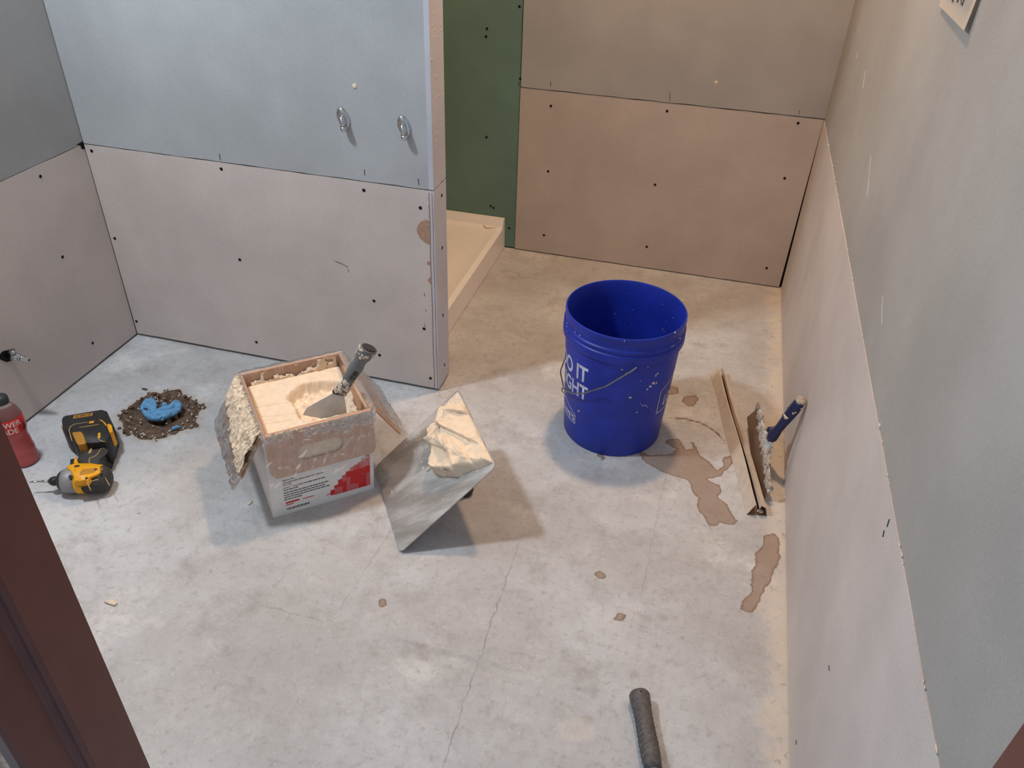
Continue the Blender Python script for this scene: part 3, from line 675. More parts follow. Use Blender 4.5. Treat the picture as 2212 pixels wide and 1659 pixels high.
for nm, q in (('front_wall', (0, LW, 0, tk)), ('rear_wall', (0, LW, LD - tk, LD)), ('left_wall', (0, tk, tk, LD - tk)), ('right_wall', (LW - tk, LW, tk, LD - tk))):
    part(nm, quadbox(bp, *q, 0.0, LH), 'carton', cb)
    ii = {'front_wall': (.0003, LW - .0003, .0003, tk + .001), 'rear_wall': (.0003, LW - .0003, LD - tk - .001, LD - .0003), 'left_wall': (.0003, tk + .001, tk, LD - tk), 'right_wall': (LW - tk - .001, LW - .0003, tk, LD - tk)}[nm]
    part('kraft_lining', quadbox(bp, *ii, 0.02, LH + 0.0005), 'kraft', cb)
part('bottom', quadbox(bp, tk, LW - tk, tk, LD - tk, 0.001, 0.005), 'kraft', cb)
# flaps: local coords (s along edge, d down the flap, n outward thickness)
def flapf(P0, E, ang, out):
    t = math.radians(ang); dv = out * math.sin(t) - Z * math.cos(t); nv = out * math.cos(t) + Z * math.sin(t)
    return lambda s, d, n_: P0 + E * s + dv * d + nv * n_
rim = lambda a, b: bp(a, b, LH)
FFr = flapf(rim(0, 0), U, 0.7, -V); FFl = flapf(rim(0, LD), -V, 30, -U); FFR = flapf(rim(LW, 0), V, 32, U); FFb = flapf(rim(LW, LD), -U, 28, V)
FD = 0.124
def flap_with_hole(f, L, D, hs0, hs1, hd0, hd1, th=0.0028):
    out = [(0.004, 0), (L - 0.004, 0), (L, 0.01), (L - .001, D - 0.012), (L - 0.008, D), (0.012, D), (0.002, D - 0.014), (0.0, 0.01)]
    ins = []
    for j in range(9): t = PI / 2 + PI * j / 8; ins.append((hs0 + (hd1 - hd0) / 2 + math.cos(t) * (hd1 - hd0) / 2, (hd0 + hd1) / 2 + math.sin(t) * (hd1 - hd0) / 2))
    for j in range(9): t = -PI / 2 + PI * j / 8; ins.append((hs1 - (hd1 - hd0) / 2 + math.cos(t) * (hd1 - hd0) / 2, (hd0 + hd1) / 2 + math.sin(t) * (hd1 - hd0) / 2))
    bm = bmesh.new(); ed = []
    loops = []
    for pl_ in ((out, ins) if hs1 > hs0 else (out,)):
        vs = [bm.verts.new((p[0], p[1], 0)) for p in pl_]; loops.append(vs)
        for i in range(len(vs)): ed.append(bm.edges.new((vs[i], vs[(i + 1) % len(vs)])))
    r = bmesh.ops.triangle_fill(bm, edges=ed, use_beauty=True)
    ex = bmesh.ops.extrude_face_region(bm, geom=list(bm.faces))
    for v in ex['geom']:
        if isinstance(v, bmesh.types.BMVert): v.co.z += th
    bmesh.ops.recalc_face_normals(bm, faces=bm.faces)
    for v in bm.verts: v.co = f(v.co.x, v.co.y, v.co.z)
    return bm
part('flap', flap_with_hole(FFr, LW, FD, 0.066, 0.170, 0.050, 0.092), 'kraft_lit', cb, label='brown front flap with hand hole')
part('flap', flap_with_hole(FFl, LD, FD, 0, 0, 0, 0), 'kraft', cb, label='left flap under smeared plastic')
part('flap', flap_with_hole(FFR, LD, FD, 0, 0, 0, 0), 'kraft', cb, label='right flap seen edge on')
part('flap', flap_with_hole(FFb, LW, FD, 0, 0, 0, 0), 'kraft', cb, label='rear flap folded behind')
part('hand_hole_light_sheet', quadbox(lambda a, b, z: bp(a, 0, z) - V * b, 0.060, 0.176, 0.0002, 0.0007, 0.148, 0.200), 'compound', cb, label='added cream sheet, coloured as the warm light in the hand hole')  # added sheet, its cream colour paints warm light on the white carton
# printing on the front wall
def fp(a, z, off=0.0006): return bp(a, 0, z) - V * off
def pquad(poly, bm, off=0.0006):
    vs = [bm.verts.new(fp(a, z, off)) for a, z in poly]; bm.faces.new(vs)
bm = bmesh.new()
for row, (z, a0, a1) in enumerate([(.1035, .030, .060), (.096, .030, .128), (.0895, .030, .050), (.080, .030, .128), (.0735, .030, .064), (.065, .030, .134), (.058, .030, .126), (.051, .030, .140), (.044, .030, .072)]):
    a = a0
    while a < a1 - 0.003:
        w = min(random.uniform(0.004, 0.012), a1 - a); pquad([(a, z), (a + w, z), (a + w, z + 0.0026), (a, z + 0.0026)], bm); a += w + 0.0014
part('printed_text', bm, 'print_black', cb)
bm = bmesh.new()
for z, a0, a1, h in ((.0325, .032, .064, .0046), (.0325, .072, .098, .0022), (.027, .032, .05, .0022)):
    pquad([(a0, z), (a1, z), (a1, z + h), (a0, z + h)], bm)
part('printed_line', bm, 'print_red', cb)
part_bm = bmesh.new(); a = 0.034
for ch in range(11):
    w = random.uniform(.002, .005); pquad([(a, .0125), (a + w, .0125), (a + w, .018), (a, .018)], part_bm); a += w + .0016
part('printed_code', part_bm, 'print_black', cb)
bm = bmesh.new(); bm2 = bmesh.new()
heights = {0: (.016, .026), 1: (.012, .034), 2: (.010, .046), 3: (.010, .062), 4: (.010, .072), 5: (.010, .080), 6: (.010, .088), 7: (.010, .092), 8: (.010, .098), 9: (.010, .108), 10: (.010, .116)}
for col_ in range(11):
    a0 = 0.128 + col_ * 0.0098; lo, hi = heights[col_]
    z = lo + 0.006; pquad([(a0, z), (a0 + .0099, z + .001), (a0 + .0099, hi), (a0, hi - .002)], bm2, 0.0005)
    while z < hi:
        h = min(random.uniform(0.016, 0.026), hi - z + 0.001); dark = random.random() < 0.3 or (6 <= col_ <= 9 and .030 < z < .078)
        q = [(a0, z), (a0 + 0.0099, z + 0.001), (a0 + 0.0099, z + h), (a0, z + h - 0.001)]
        
        if dark: pquad(q, bm, 0.0007)
        z += h
part('red_print', bm, 'print_red', cb, label='bright red printed blocks'); part('red_print', bm2, 'print_red2', cb, label='paler red printed blocks')
# clear liner bag
def liner(f_in, f_out, L, reach, drape, seed, na=70, nb=46, hang=0.0):
    bm = bmesh.new(); rows = []
    for i in range(na + 1):
        s = -0.006 + (L + 0.012) * i / na; r = []
        ln = reach * (1 + 0.10 * fbm(s * 14, seed, 0, 3)) 
        for j in range(nb + 1):
            t = j / nb
            if t < 0.18:
                q = f_in(s, 0.045 * (1 - t / 0.18)) + Z * 0.001
            else:
                d = (t - 0.18) / 0.82 * ln
                w = 0.0046 + 0.0075 * (1 - abs(fbm(s * 30 + d * 14, d * 16 - s * 6, seed, 3)) * 2.2) ** 2 * 0.5 + 0.006 * math.exp(-d / 0.02) * abs(fbm(s * 60, d * 60, seed + 2, 3)) + drape * max(0, d - 0.02) * (0.6 + fbm(s * 12, d * 5, seed + 4, 2))
                q = f_out(s, d, w) + Z * (0.0025 * (1 - min(1, d / 0.02)))
            r.append(bm.verts.new(q))
        rows.append(r)
    for r, s_ in zip(rows, rows[1:]):
        for j in range(nb): bm.faces.new((r[j], s_[j], s_[j + 1], r[j + 1]))
    return bm
bag = part('liner_bag', liner(lambda s, d: rim(s, 0) + V * 0.006 - Z * d, FFr, LW, 0.150, 0.03, 1), 'film', cb, True, label='crumpled clear plastic over the front flap')
CRP = lambda s, d, w: FFr(s, d, w)
def crumple(s0, s1, dmax, seed, amp):
    b2 = bmesh.new(); rows = []
    for i in range(90):
        s_ = s0 + (s1 - s0) * i / 89; r = []
        ln = dmax * (0.45 + 0.55 * (0.5 + fbm(s_ * 30, seed, 1, 3)))
        for j in range(26):
            d_ = -0.004 + ln * j / 25
            r.append(b2.verts.new(FFr(s_, d_, 0.008 + amp * abs(fbm(s_ * 75, d_ * 75, seed, 4)) * 2)))
        rows.append(r)
    for r, q_ in zip(rows, rows[1:]):
        for j in range(25): b2.faces.new((r[j], q_[j], q_[j + 1], r[j + 1]))
    return b2
for sd in (11, 12, 13, 14): part('liner_bag', crumple((0.085, 0.10, 0.15, -0.004)[sd - 11], (0.243, 0.246, 0.249, 0.06)[sd - 11], (0.040, 0.036, 0.052, 0.03)[sd - 11], sd, 0.0085), 'film', cb, True, label='bunched plastic along the front rim')
bagL = part('liner_bag', liner(lambda s, d: rim(0, LD - s) + U * 0.006 - Z * d, FFl, LD, 0.150, 0.05, 2), 'film', cb, True, label='plastic over the left flap, smeared with compound')
part('liner_bag', liner(lambda s, d: rim(LW, s) - U * 0.006 - Z * d, FFR, LD, 0.165, 0.03, 3), 'film', cb, True, label='plastic hanging over the right flap')
part('liner_bag', liner(lambda s, d: rim(LW - s, LD) - V * 0.006 - Z * d, FFb, LW, 0.10, 0.04, 4), 'film', cb, True, label='plastic over the rear flap')
def smear_sheet(f, s0, s1, d0, d1, step, mask, hfun, base):
    """ridged paste stuck on a surface f(s, d, height); only where mask > 0"""
    bm = bmesh.new(); ns, nd = int((s1 - s0) / step), int((d1 - d0) / step); g = {}
    for i in range(ns + 1):
        for j in range(nd + 1):
            a_, d_ = s0 + i * step, d0 + j * step; m_ = mask(a_, d_)
            if m_ <= 0: continue
            g[i, j] = bm.verts.new(f(a_, d_, base + hfun(a_, d_) * sm(m_ / 0.25)))
    for (i, j), v in g.items():
        q = [(i, j), (i, j + 1), (i + 1, j + 1), (i + 1, j)]
        if all(k_ in g for k_ in q): bm.faces.new([g[k_] for k_ in q])
    bmesh.ops.delete(bm, geom=[v for v in bm.verts if not v.link_faces], context='VERTS')
    return bm
def ridge(x, y, z, o=4): return 1 - 2 * abs(fbm(x, y, z, o))
bm = smear_sheet(FFl, 0.002, LD - 0.004, -0.006, 0.120, 0.0013,
    lambda a, d: 0.50 - 3.4 * max(0, d - 0.055 - 0.05 * (a / LD)) / 0.06 - 0.9 * max(0, 0.06 - a) / 0.06 * (d / 0.12) + 1.7 * fbm(a * 60, d * 16, 2, 5),
    lambda a, d: 0.0004 + 0.0085 * max(0, ridge(a * 62, d * 18, 1)) ** 3 + 0.006 * max(0, fbm(a * 170, d * 70, 3, 3)) + 0.0055 * min(1, max(0, d) / 0.025), 0.0045)
part('compound_smear', bm, 'compound', bagL, True, kind='stuff')
bm = smear_sheet(FFr, 0.06, 0.20, -0.002, 0.06, 0.0015,
    lambda a, d: 0.15 - 1.1 * abs(d - 0.004 - max(0, a - .125) * 0.55) / 0.012 - max(0, .09 - a) * 12 + 1.3 * fbm(a * 60, d * 60, 5, 4),
    lambda a, d: 0.0005 + 0.004 * max(0, ridge(a * 60, d * 50, 2)) ** 2, 0.0085)
merge(bm, smear_sheet(FFr, 0.0, 0.10, -0.007, 0.022, 0.0013,
    lambda a, d: 0.55 - abs(d) / 0.012 - max(0, a - .06) * 16 + 1.3 * fbm(a * 70, d * 70, 9, 4),
    lambda a, d: 0.0005 + 0.0035 * max(0, ridge(a * 70, d * 60, 6)) ** 2, 0.0065))
FBi = lambda a, d, h: rim(a, LD) - V * (0.0065 + h) - Z * d
merge(bm, smear_sheet(FBi, 0.02, 0.232, 0.0, 0.046, 0.0016,
    lambda a, d: -0.25 + 0.9 * sm((d - 0.012) / 0.03) + 0.5 * sm((a - .14) / .06) + 1.5 * fbm(a * 50, d * 30, 7, 4),
    lambda a, d: 0.0005 + 0.005 * max(0, ridge(a * 60, d * 40, 4)) ** 2, 0.0))
part('compound_smear', bm, 'compound', bag, True, kind='stuff')

# compound filling the carton
PIT = [(-0.8903,1.3486),(-0.8831,1.3759),(-0.8716,1.4078),(-0.8359,1.4306),(-0.7897,1.4453),(-0.7544,1.4295),(-0.6992,1.4014),(-0.6842,1.3671),(-0.7469,1.3096),(-0.7932,1.2721),(-0.8186,1.2756),(-0.8415,1.3081),(-0.8661,1.3291)]
CR = [[(-0.9311,1.2894),(-0.9068,1.3057),(-0.8898,1.3193),(-0.8661,1.3291)], [(-0.9023,1.2600),(-0.8765,1.2727),(-0.8325,1.2967)], [(-0.8791,1.2398),(-0.8549,1.2551),(-0.8262,1.2732)], [(-0.8991,1.4306),(-0.8623,1.4585),(-0.8072,1.4760)]]
N = 120; a_s = np.linspace(0.0085, LW - 0.0055, N); b_s = np.linspace(0.0055, LD - 0.012, N)
AA, BB = np.meshgrid(a_s, b_s); wx = A0.x + U.x * AA + V.x * BB + SH.x * .84; wy = A0.y + U.y * AA + V.y * BB + SH.y * .84
sdp = sdist(PIT, wx, wy); crd = [pdist(c2, wx, wy) for c2 in CR]
bm = bmesh.new(); rows = []
for i in range(N):
    r = []
    for j in range(N):
        x, y = wx[i, j], wy[i, j]
        h = 0.207 + 0.0022 * fbm(x * 9, y * 9, 2, 3) + 0.0008 * fbm(x * 60, y * 60, 5, 3) + 0.012 * max(0, (BB[i, j] - 0.19) / 0.06)
        s = sdp[i, j] + 0.007 * fbm(x * 48, y * 48, 8, 3)
        if s > 0:
            rd = 1 - abs(fbm(x * 26, y * 26, 4, 3)) * 2
            h -= 0.036 * sm(s / 0.013) * (0.75 + 0.25 * sm(s / 0.05)); h += 0.015 * rd * sm(s / 0.02) * (0.55 + 0.6 * noise.noise((x * 40, y * 40, 1))) + 0.007 * fbm(x * 110, y * 110, 2, 2)
        elif s > -0.006: h += 0.0022 * (1 + s / 0.006)
        te = sm((AA[i, j] - .196) / .012) * sm((.135 - BB[i, j]) / .02)
        if te > 0: h += te * (0.012 * (1 - 2 * abs(fbm(x * 45, y * 45, 6, 4))) - 0.010)
        for cd in crd: h -= 0.0055 * max(0, 1 - cd[i, j] / (0.0034 + 0.0012 * noise.noise((x * 80, y * 80, 0))))
        eb = min(AA[i, j] - 0.008, LW - 0.005 - AA[i, j], BB[i, j] - 0.005, LD - 0.012 - BB[i, j]); h -= 0.008 * max(0, 1 - eb / 0.006)
        r.append(bm.verts.new((x, y, h)))
    rows.append(r)
for r, s_ in zip(rows, rows[1:]):
    for j in range(N - 1): bm.faces.new((r[j], r[j + 1], s_[j + 1], s_[j]))
bd = rows[0] + [r[-1] for r in rows[1:]] + rows[-1][-2::-1] + [r[0] for r in rows[-2:0:-1]]
lo = [bm.verts.new((v.co.x - SH.x * .7, v.co.y - SH.y * .7, 0.007)) for v in bd]
for i in range(len(bd)): bm.faces.new((bd[i], lo[i], lo[(i + 1) % len(bd)], bd[(i + 1) % len(bd)]))
bm.faces.new(lo[::-1])
jc = solo('joint_compound', bm, 'compound', 'cream joint compound filling the plastic lined carton, scooped out on one side', 'compound', True, kind='stuff')

# putty knife standing in the compound
def oriented(org_, ex, ey):
    ex = Vector(ex).normalized(); ey = Vector(ey); ey = (ey - ex * ey.dot(ex)).normalized(); ez = ex.cross(ey)
    return Matrix(((ex.x, ey.x, ez.x, org_[0]), (ex.y, ey.y, ez.y, org_[1]), (ex.z, ey.z, ez.z, org_[2]), (0, 0, 0, 1)))
KM = Vector((-0.7712, 1.326, 0.200)); KE = Vector((-0.668, 1.367, 0.378)); kd = (KE - KM).normalized(); ke = Vector((0.8, 0.6, 0))
KL = (KE - KM).length
km = oriented(KM, kd, -ke)   # local x along the knife, local y across the blade
pk = thing('putty_knife', 'putty knife with smeared grey grip standing in the carton of compound', 'putty knife', KM)
bm = prism([(-0.018, -0.052), (0.006, -0.0525), (0.064, -0.014), (0.072, -0.011), (0.072, 0.011), (0.064, 0.014), (0.006, 0.0525), (-0.018, 0.052)], -0.0006, 0.0006)
part('blade', xf(bm, km), 'steel', pk, label='flat steel blade, compound on its tip')
bm = prism([(0.064, -0.0165), (0.071, -0.0165), (0.071, 0.0165), (0.064, 0.0165)], -0.006, 0.006, 0.002); part('bolster', xf(bm, km), 'rubber_black', pk)
gp = [(0.070, 0.012), (0.080, 0.0145), (0.092, 0.014), (0.104, 0.0125), (0.118, 0.0125), (0.135, 0.0135), (0.150, 0.0145), (0.162, 0.0125), (0.172, 0.0125), (0.184, 0.016), (0.200, 0.0175), (0.2085, 0.0178)]
bm = tube([(x, 0, 0) for x, r in gp], [r for x, r in gp], 18)
for v in bm.verts: v.co.z *= 0.92; v.co.y *= 1.22
hd = part('handle', xf(bm, km), 'rubber_grey', pk, True)
bm = tube([(0.2085, 0, 0), (0.2115, 0, 0)], [0.0178, 0.0165], 18)
for v in bm.verts: v.co.z *= 0.74
part('end_cap', xf(bm, km), 'rubber_black', pk)
bm = text_bm('STIFF', 0.0135, 0.62, 0.02)
tw = max(v.co.x for v in bm.verts); 
for v in bm.verts: v.co = Vector((0.122 + v.co.x, v.co.y - 0.0065, 0))
camdir = (Vector((0, 0, 1.345)) - KE).normalized(); side = 1 if (km.to_3x3() @ Vector((0, 0, 1))).dot(camdir) > 0 else -1
for v in bm.verts: v.co.z = side * 0.0138; v.co.y *= side
part('lettering', xf(bm, km), 'screw', hd, label='black word STIFF')
bm = bmesh.new()
for i in range(110):
    x = random.choice([random.uniform(.072, .112), random.uniform(.072, .112), random.uniform(.185, .206)]); th_ = random.uniform(0, 2 * PI); rr = np.interp(x, [g[0] for g in gp], [g[1] for g in gp])
    patch(bm, (x, math.cos(th_) * rr * 1.2, math.sin(th_) * rr * .91), (0, math.cos(th_), math.sin(th_) * 1.2), random.uniform(.0012, .0056 if x < .12 else .004), .25, 1.5, i)
part('compound_smear', xf(bm, km), 'compound_dry', hd, True, kind='stuff')

# ------------------------------------------------------------------ hawk with compound
HP = Vector((-0.5226, 1.1357, 0.004)); H1 = Vector((-0.3393, 1.2575, 0.2034)) - HP; H2 = Vector((-0.6887, 1.3819, 0.0064)) - HP
hm = oriented(HP, H1, H2); HS = 0.298
hk = thing('plaster_hawk', 'square aluminium hawk plate tilted on its edge beside the carton', 'hawk', HP)
pl_ = []
for (cx_, cy_, a0, r_) in ((0.012, 0.012, PI, .012), (HS - .016, 0.016, 1.5 * PI, .016), (HS - .012, HS - .012, 0, .012), (.016, HS - .016, .5 * PI, .016)):
    for j in range(5): t = a0 + PI / 2 * j / 4; pl_.append((cx_ + r_ * math.cos(t), cy_ + r_ * math.sin(t)))
part('plate', xf(prism(pl_, -0.003, 0.0, 0.0008), hm), 'hawk', hk)
bm = lathe([(0, -0.0035), (0.030, -0.0035), (0.030, -0.007), (0.016, -0.012), (0.0155, -0.030)], (HS / 2, HS / 2, 0), seg=20); part('handle_collar', xf(bm, hm), 'steel', hk, True)
bm = lathe([(0.015, -0.028), (0.019, -0.050), (0.020, -0.085), (0.018, -0.115), (0.021, -0.130), (0.018, -0.137), (0, -0.138)], (HS / 2, HS / 2, 0), seg=20); part('handle', xf(bm, hm), 'rubber_black', hk, True)
CP = [(0.2416,0.2875),(0.2796,0.2607),(0.3032,0.2199),(0.2971,0.0349),(0.2984,0.0123),(0.2767,0.0190),(0.2293,0.0464),(0.2045,0.0548),(0.1610,0.1011),(0.1519,0.1268),(0.1550,0.1480),(0.1682,0.1676),(0.1750,0.2158),(0.1772,0.2532),(0.2103,0.2487),(0.2262,0.2769)]
THIN = [(0.2450,0.2860),(0.2902,0.2886),(0.2970,0.2712),(0.3019,0.2214),(0.2985,0.0142),(0.2935,0.0346),(0.2913,0.2039)]
RIDG = [[(0.1833,0.1834),(0.2104,0.1760),(0.2228,0.1112)], [(0.2242,0.1935),(0.2148,0.1778),(0.1839,0.1849)], [(0.2292,0.1968),(0.2545,0.1565),(0.2735,0.1131)], [(0.2328,0.1376),(0.2263,0.1157),(0.2272,0.0945)], [(0.2493,0.2414),(0.2636,0.1899),(0.2563,0.1804),(0.2303,0.2000)], [(0.2653,0.2236),(0.3019,0.1847)], [(0.2526,0.0605),(0.2806,0.0358),(0.3003,0.0137)], [(0.1641,0.1187),(0.1874,0.0834),(0.2121,0.0549)], [(0.2405,0.1295),(0.2524,0.0687)]]
cpa = np.array(CP); u0, v0 = cpa.min(0) - .004; u1, v1 = cpa.max(0) + .004
st_ = 0.0018; us = np.arange(u0, u1, st_); vs_ = np.arange(v0, v1, st_); UU, VV = np.meshgrid(us, vs_)
sd1 = sdist(CP, UU, VV); rdg = [pdist(r_, UU, VV) for r_ in RIDG]
def side_of(line):
    (ax_, ay_), (bx_, by_) = line[0], line[-1]; return np.sign((bx_ - ax_) * (VV - ay_) - (by_ - ay_) * (UU - ax_))
sid = [side_of(r_) for r_ in RIDG]; FLIP = (1, -1, 1, -1, 1, 1, -1, 1, -1)
bm = bmesh.new(); grid = {}
for i in range(UU.shape[0]):
    for j in range(UU.shape[1]):
        x, y = UU[i, j], VV[i, j]; s = sd1[i, j] + 0.005 * fbm(x * 70, y * 70, 3, 3)
        if s <= 0 or not (0.001 < x < HS - 0.001 and 0.001 < y < HS - 0.001): continue
        tw_ = min(1, max(0, (HS - x) / 0.12)); 
        h = (0.006 + 0.016 * sm((HS - x) / 0.10)) * sm(s / 0.012) + 0.0035 * sm(s / 0.01) * fbm(x * 22, y * 22, 1, 2)
        h += 0.0012 * fbm(x * 55, y * 55, 9, 3) + 0.0075 * max(0, 1 - s / 0.016) * sm(s / .003) * fbm(x * 120, y * 120, 5, 3)
        wv = 0.004 * noise.noise((x * 60, y * 60, 4))
        for q, rd in enumerate(rdg):
            dd = rd[i, j] * sid[q][i, j] * FLIP[q] + wv
            h += (0.0150 * math.exp(-dd / 0.018) if dd > 0 else 0.0150 * max(0, 1 + dd / 0.0016)) * sm(s / 0.008) * math.exp(-max(0, rd[i, j] - 0.03) / 0.01)
        if x < 0.10 + 0.1 * (y / HS): h += 0.002 * fbm(x * 160, y * 160, 6, 2)
        grid[i, j] = bm.verts.new((x, y, max(0.0004, h)))
for (i, j), v in grid.items():
    q = [(i, j), (i, j + 1), (i + 1, j + 1), (i + 1, j)]
    if all(k_ in grid for k_ in q): bm.faces.new([grid[k_] for k_ in q])
bmesh.ops.delete(bm, geom=[v for v in bm.verts if not v.link_faces], context='VERTS')
be = [e for e in bm.edges if e.is_boundary]; ex = bmesh.ops.extrude_edge_only(bm, edges=be)
for g in ex['geom']:
    if isinstance(g, bmesh.types.BMVert): g.co.z = 0.0002
for v in bm.verts: v.co = v.co.copy()
xf(bm, hm)
for i in range(26):
    t = random.random(); 
solo('joint_compound', bm, 'compound', 'thick cream dollop of joint compound on the tilted hawk plate', 'compound', True, kind='stuff')
tp = [(0.2454,0.2870),(0.2926,0.2897),(0.2952,0.2686),(0.3019,0.2214),(0.2784,0.2574)]
b_ = bmesh.new(); vv = [b_.verts.new((min(HS - .003, x), min(HS - .003, y), 0.0007)) for x, y in tp]; b_.faces.new(vv); xf(b_, hm); part('compound_film', b_, 'compound_dry', hk)
b_ = bmesh.new()
for i in range(26):
    x, y = random.uniform(.02, .28), random.uniform(.02, .28); patch(b_, (x, y, 0), (0, 0, 1), random.uniform(.0006, .0028), .12, random.uniform(1, 3.5), i)
(x, y), = [(0.1447,0.1462)]; blob(b_, (x, y, .002), .008, (1, .6, .5), 2, .3, 3)
xf(b_, hm); part('compound_flecks', b_, 'compound_dry', hk, True, kind='stuff')

# ------------------------------------------------------------------ aluminium trim and taping knife by the right wall
t0 = Vector((0.1044, 2.0747, 0)); t1 = Vector((0.2261, 1.4919, 0)); td = (t1 - t0).normalized(); tn = Vector((-td.y, td.x, 0))
if tn.x < 0: tn = -tn
tl = (t1 - t0).length
tr_ = thing('metal_channel', 'long beige metal channel with open slot, lying before the taping knife', 'channel', (t0 + t1) / 2)
def chan(prof, th, bm=None):
    b2 = bmesh.new(); L = 14; rows = []
    for i in range(L + 1):
        t = i / L
        rows.append([b2.verts.new(t0 + td * (tl * t) + tn * (a + 0.0015 * math.sin(t * 9 + h * 60)) + Z * h) for a, h in prof(t)])
    for r, s_ in zip(rows, rows[1:]):
        for j in range(len(r) - 1): b2.faces.new((r[j], r[j + 1], s_[j + 1], s_[j]))
    bmesh.ops.recalc_face_normals(b2, faces=b2.faces)
    g = bmesh.ops.solidify(b2, geom=list(b2.faces), thickness=th); return merge(bm, b2)
part('left_flange', chan(lambda t: [(0.0, 0.001), (0.0165, 0.034), (0.0195, 0.033), (0.021, 0.024)], 0.0009), 'alu', tr_)
part('right_flange', chan(lambda t: [(0.0265 + .002 * t, 0.022), (0.0285 + .003 * t, 0.033), (0.034 + .011 * t, 0.030 - .005 * t), (0.043 + .006 * t, 0.001)], 0.0009), 'alu', tr_)
part('base_web', chan(lambda t: [(0.0, 0.001), (0.020, 0.0012), (0.043 + .006 * t, 0.001)], 0.0008), 'blade_brown', tr_)

e0 = Vector((0.2051, 1.8466, 0.001)); e1_ = Vector((0.2664, 1.5475, 0.001)); tip = Vector((0.3025, 1.655, 0.247)); md = (e0 + e1_) / 2
tm = oriented(md, tip - md, e1_ - e0)
kf = thing('taping_knife', 'wide taping knife with navy grip leaning on the right wall', 'taping knife', md)
part('blade', xf(prism([(0.0, -0.152), (0.003, -0.1525), (0.058, -0.138), (0.066, -0.137), (0.066, 0.137), (0.058, 0.138), (0.003, 0.1525), (0, 0.152)], -0.0006, 0.0006), tm), 'blade_brown', kf, label='wide steel blade')
part('back_bar', xf(prism([(0.058, -0.140), (0.070, -0.140), (0.074, -0.05), (0.088, -0.024), (0.104, -0.014), (0.104, 0.014), (0.088, 0.024), (0.074, 0.05), (0.070, 0.140), (0.058, 0.140)], -0.0035, 0.0035, 0.0015), tm), 'steel', kf)
gl_ = (tip - md).length
gp = [(0.100, 0.012), (0.112, 0.0165), (0.126, 0.0150), (0.145, 0.0125), (0.170, 0.0135), (0.200, 0.0155), (0.222, 0.0165), (0.240, 0.0155), (gl_ - 0.004, 0.0135)]
bm = tube([(x, 0, 0) for x, r in gp], [r for x, r in gp], 18)
for v in bm.verts: v.co.z *= 0.8
hd = part('handle', xf(bm, tm), 'handle_blue', kf, True, label='navy soft grip with compound spots')
bm = tube([(0.120, -.012, 0), (0.104, -0.026, 0), (0.100, -0.034, 0)], [0.011, 0.009, 0.006], 12); part('thumb_rest', xf(bm, tm), 'handle_blue', hd, True)
bm = lathe([(0.0135, -0.004), (0.0125, 0.001), (0.0, 0.002)], (gl_ - 0.002, 0, 0), (1, 0, 0), 16); part('end_cap', xf(bm, tm), 'compound_grey', hd, True, label='pale end cap')
bm = bmesh.new()
for i in range(80):
    y = random.uniform(-0.138, 0.138); xm = np.interp(abs(y), [0, .014, .024, .05, .14], [.108, .104, .088, .076, .072]); x = random.uniform(.056, xm)
    sg = random.choice((-1, -1, 1)); patch(bm, (x, y, sg * 0.0035), (0, 0, sg), random.uniform(.003, .009), .22, 1.6, i)
part('compound_smear', xf(bm, tm), 'compound_grey', kf, True, kind='stuff')
bm = bmesh.new()
for i in range(16):
    x = random.uniform(.12, gl_ - .01); th_ = random.uniform(0, 2 * PI); rr = np.interp(x, [g[0] for g in gp], [g[1] for g in gp]); patch(bm, (x, math.cos(th_) * rr, math.sin(th_) * rr * .8), (0, math.cos(th_), math.sin(th_)), random.uniform(.0012, .0042), .2, random.uniform(1, 3), i)
part('compound_spots', xf(bm, tm), 'compound_dry', hd, True, kind='stuff')

# ------------------------------------------------------------------ impact driver
dv = thing('impact_driver', 'yellow and black cordless impact driver lying on its side by the floor hole', 'power tool', (-1.35, 1.17, 0))
ZA = 0.034; na_ = Vector((-1.3655, 1.0905, ZA)); nb_ = Vector((-1.2545, 1.1325, ZA)); ha = (nb_ - na_).normalized(); hl = (nb_ - na_).length
def hl_(prof, mat, name, parent, seg=32, label=None): return part(name, lathe(prof, na_, ha, seg), mat, parent, True, label)
hl_([(0.0, -0.002), (0.015, -0.002), (0.020, 0.001), (0.0245, 0.006), (0.027, 0.012), (0.0, 0.012)], 'tool_black', 'nose_bumper', dv)
hl_([(0.0, 0.010), (0.0265, 0.010), (0.0298, 0.018), (0.0305, 0.044), (0.0, 0.044)], 'tool_grey', 'gearcase', dv)
hl_([(0.0, 0.043), (0.0318, 0.043), (0.0325, 0.046), (0.0325, 0.058), (0.0315, 0.060), (0, 0.060)], 'yellow', 'yellow_band', dv)
hl_([(0.0, 0.056), (0.0312, 0.058), (0.0315, 0.090), (0.0305, 0.102), (0.0265, 0.112), (0.016, 0.1175), (0, 0.118)], 'tool_rubber', 'motor_housing', dv)
hl_([(0.0, -0.024), (0.0045, -0.024), (0.0085, -0.020), (0.0112, -0.014), (0.0112, -0.006), (0.0085, -0.002), (0.0, -0.002)], 'tool_black', 'chuck_collar', dv, 20)
bit = part('driver_bit', lathe([(0.0, -0.068), (0.0008, -0.068), (0.0026, -0.061), (0.0030, -0.056), (0.0022, -0.054), (0.0022, -0.040), (0.0034, -0.038), (0.0034, -0.022), (0, -0.022)], na_, ha, 12), 'chrome', dv, True)
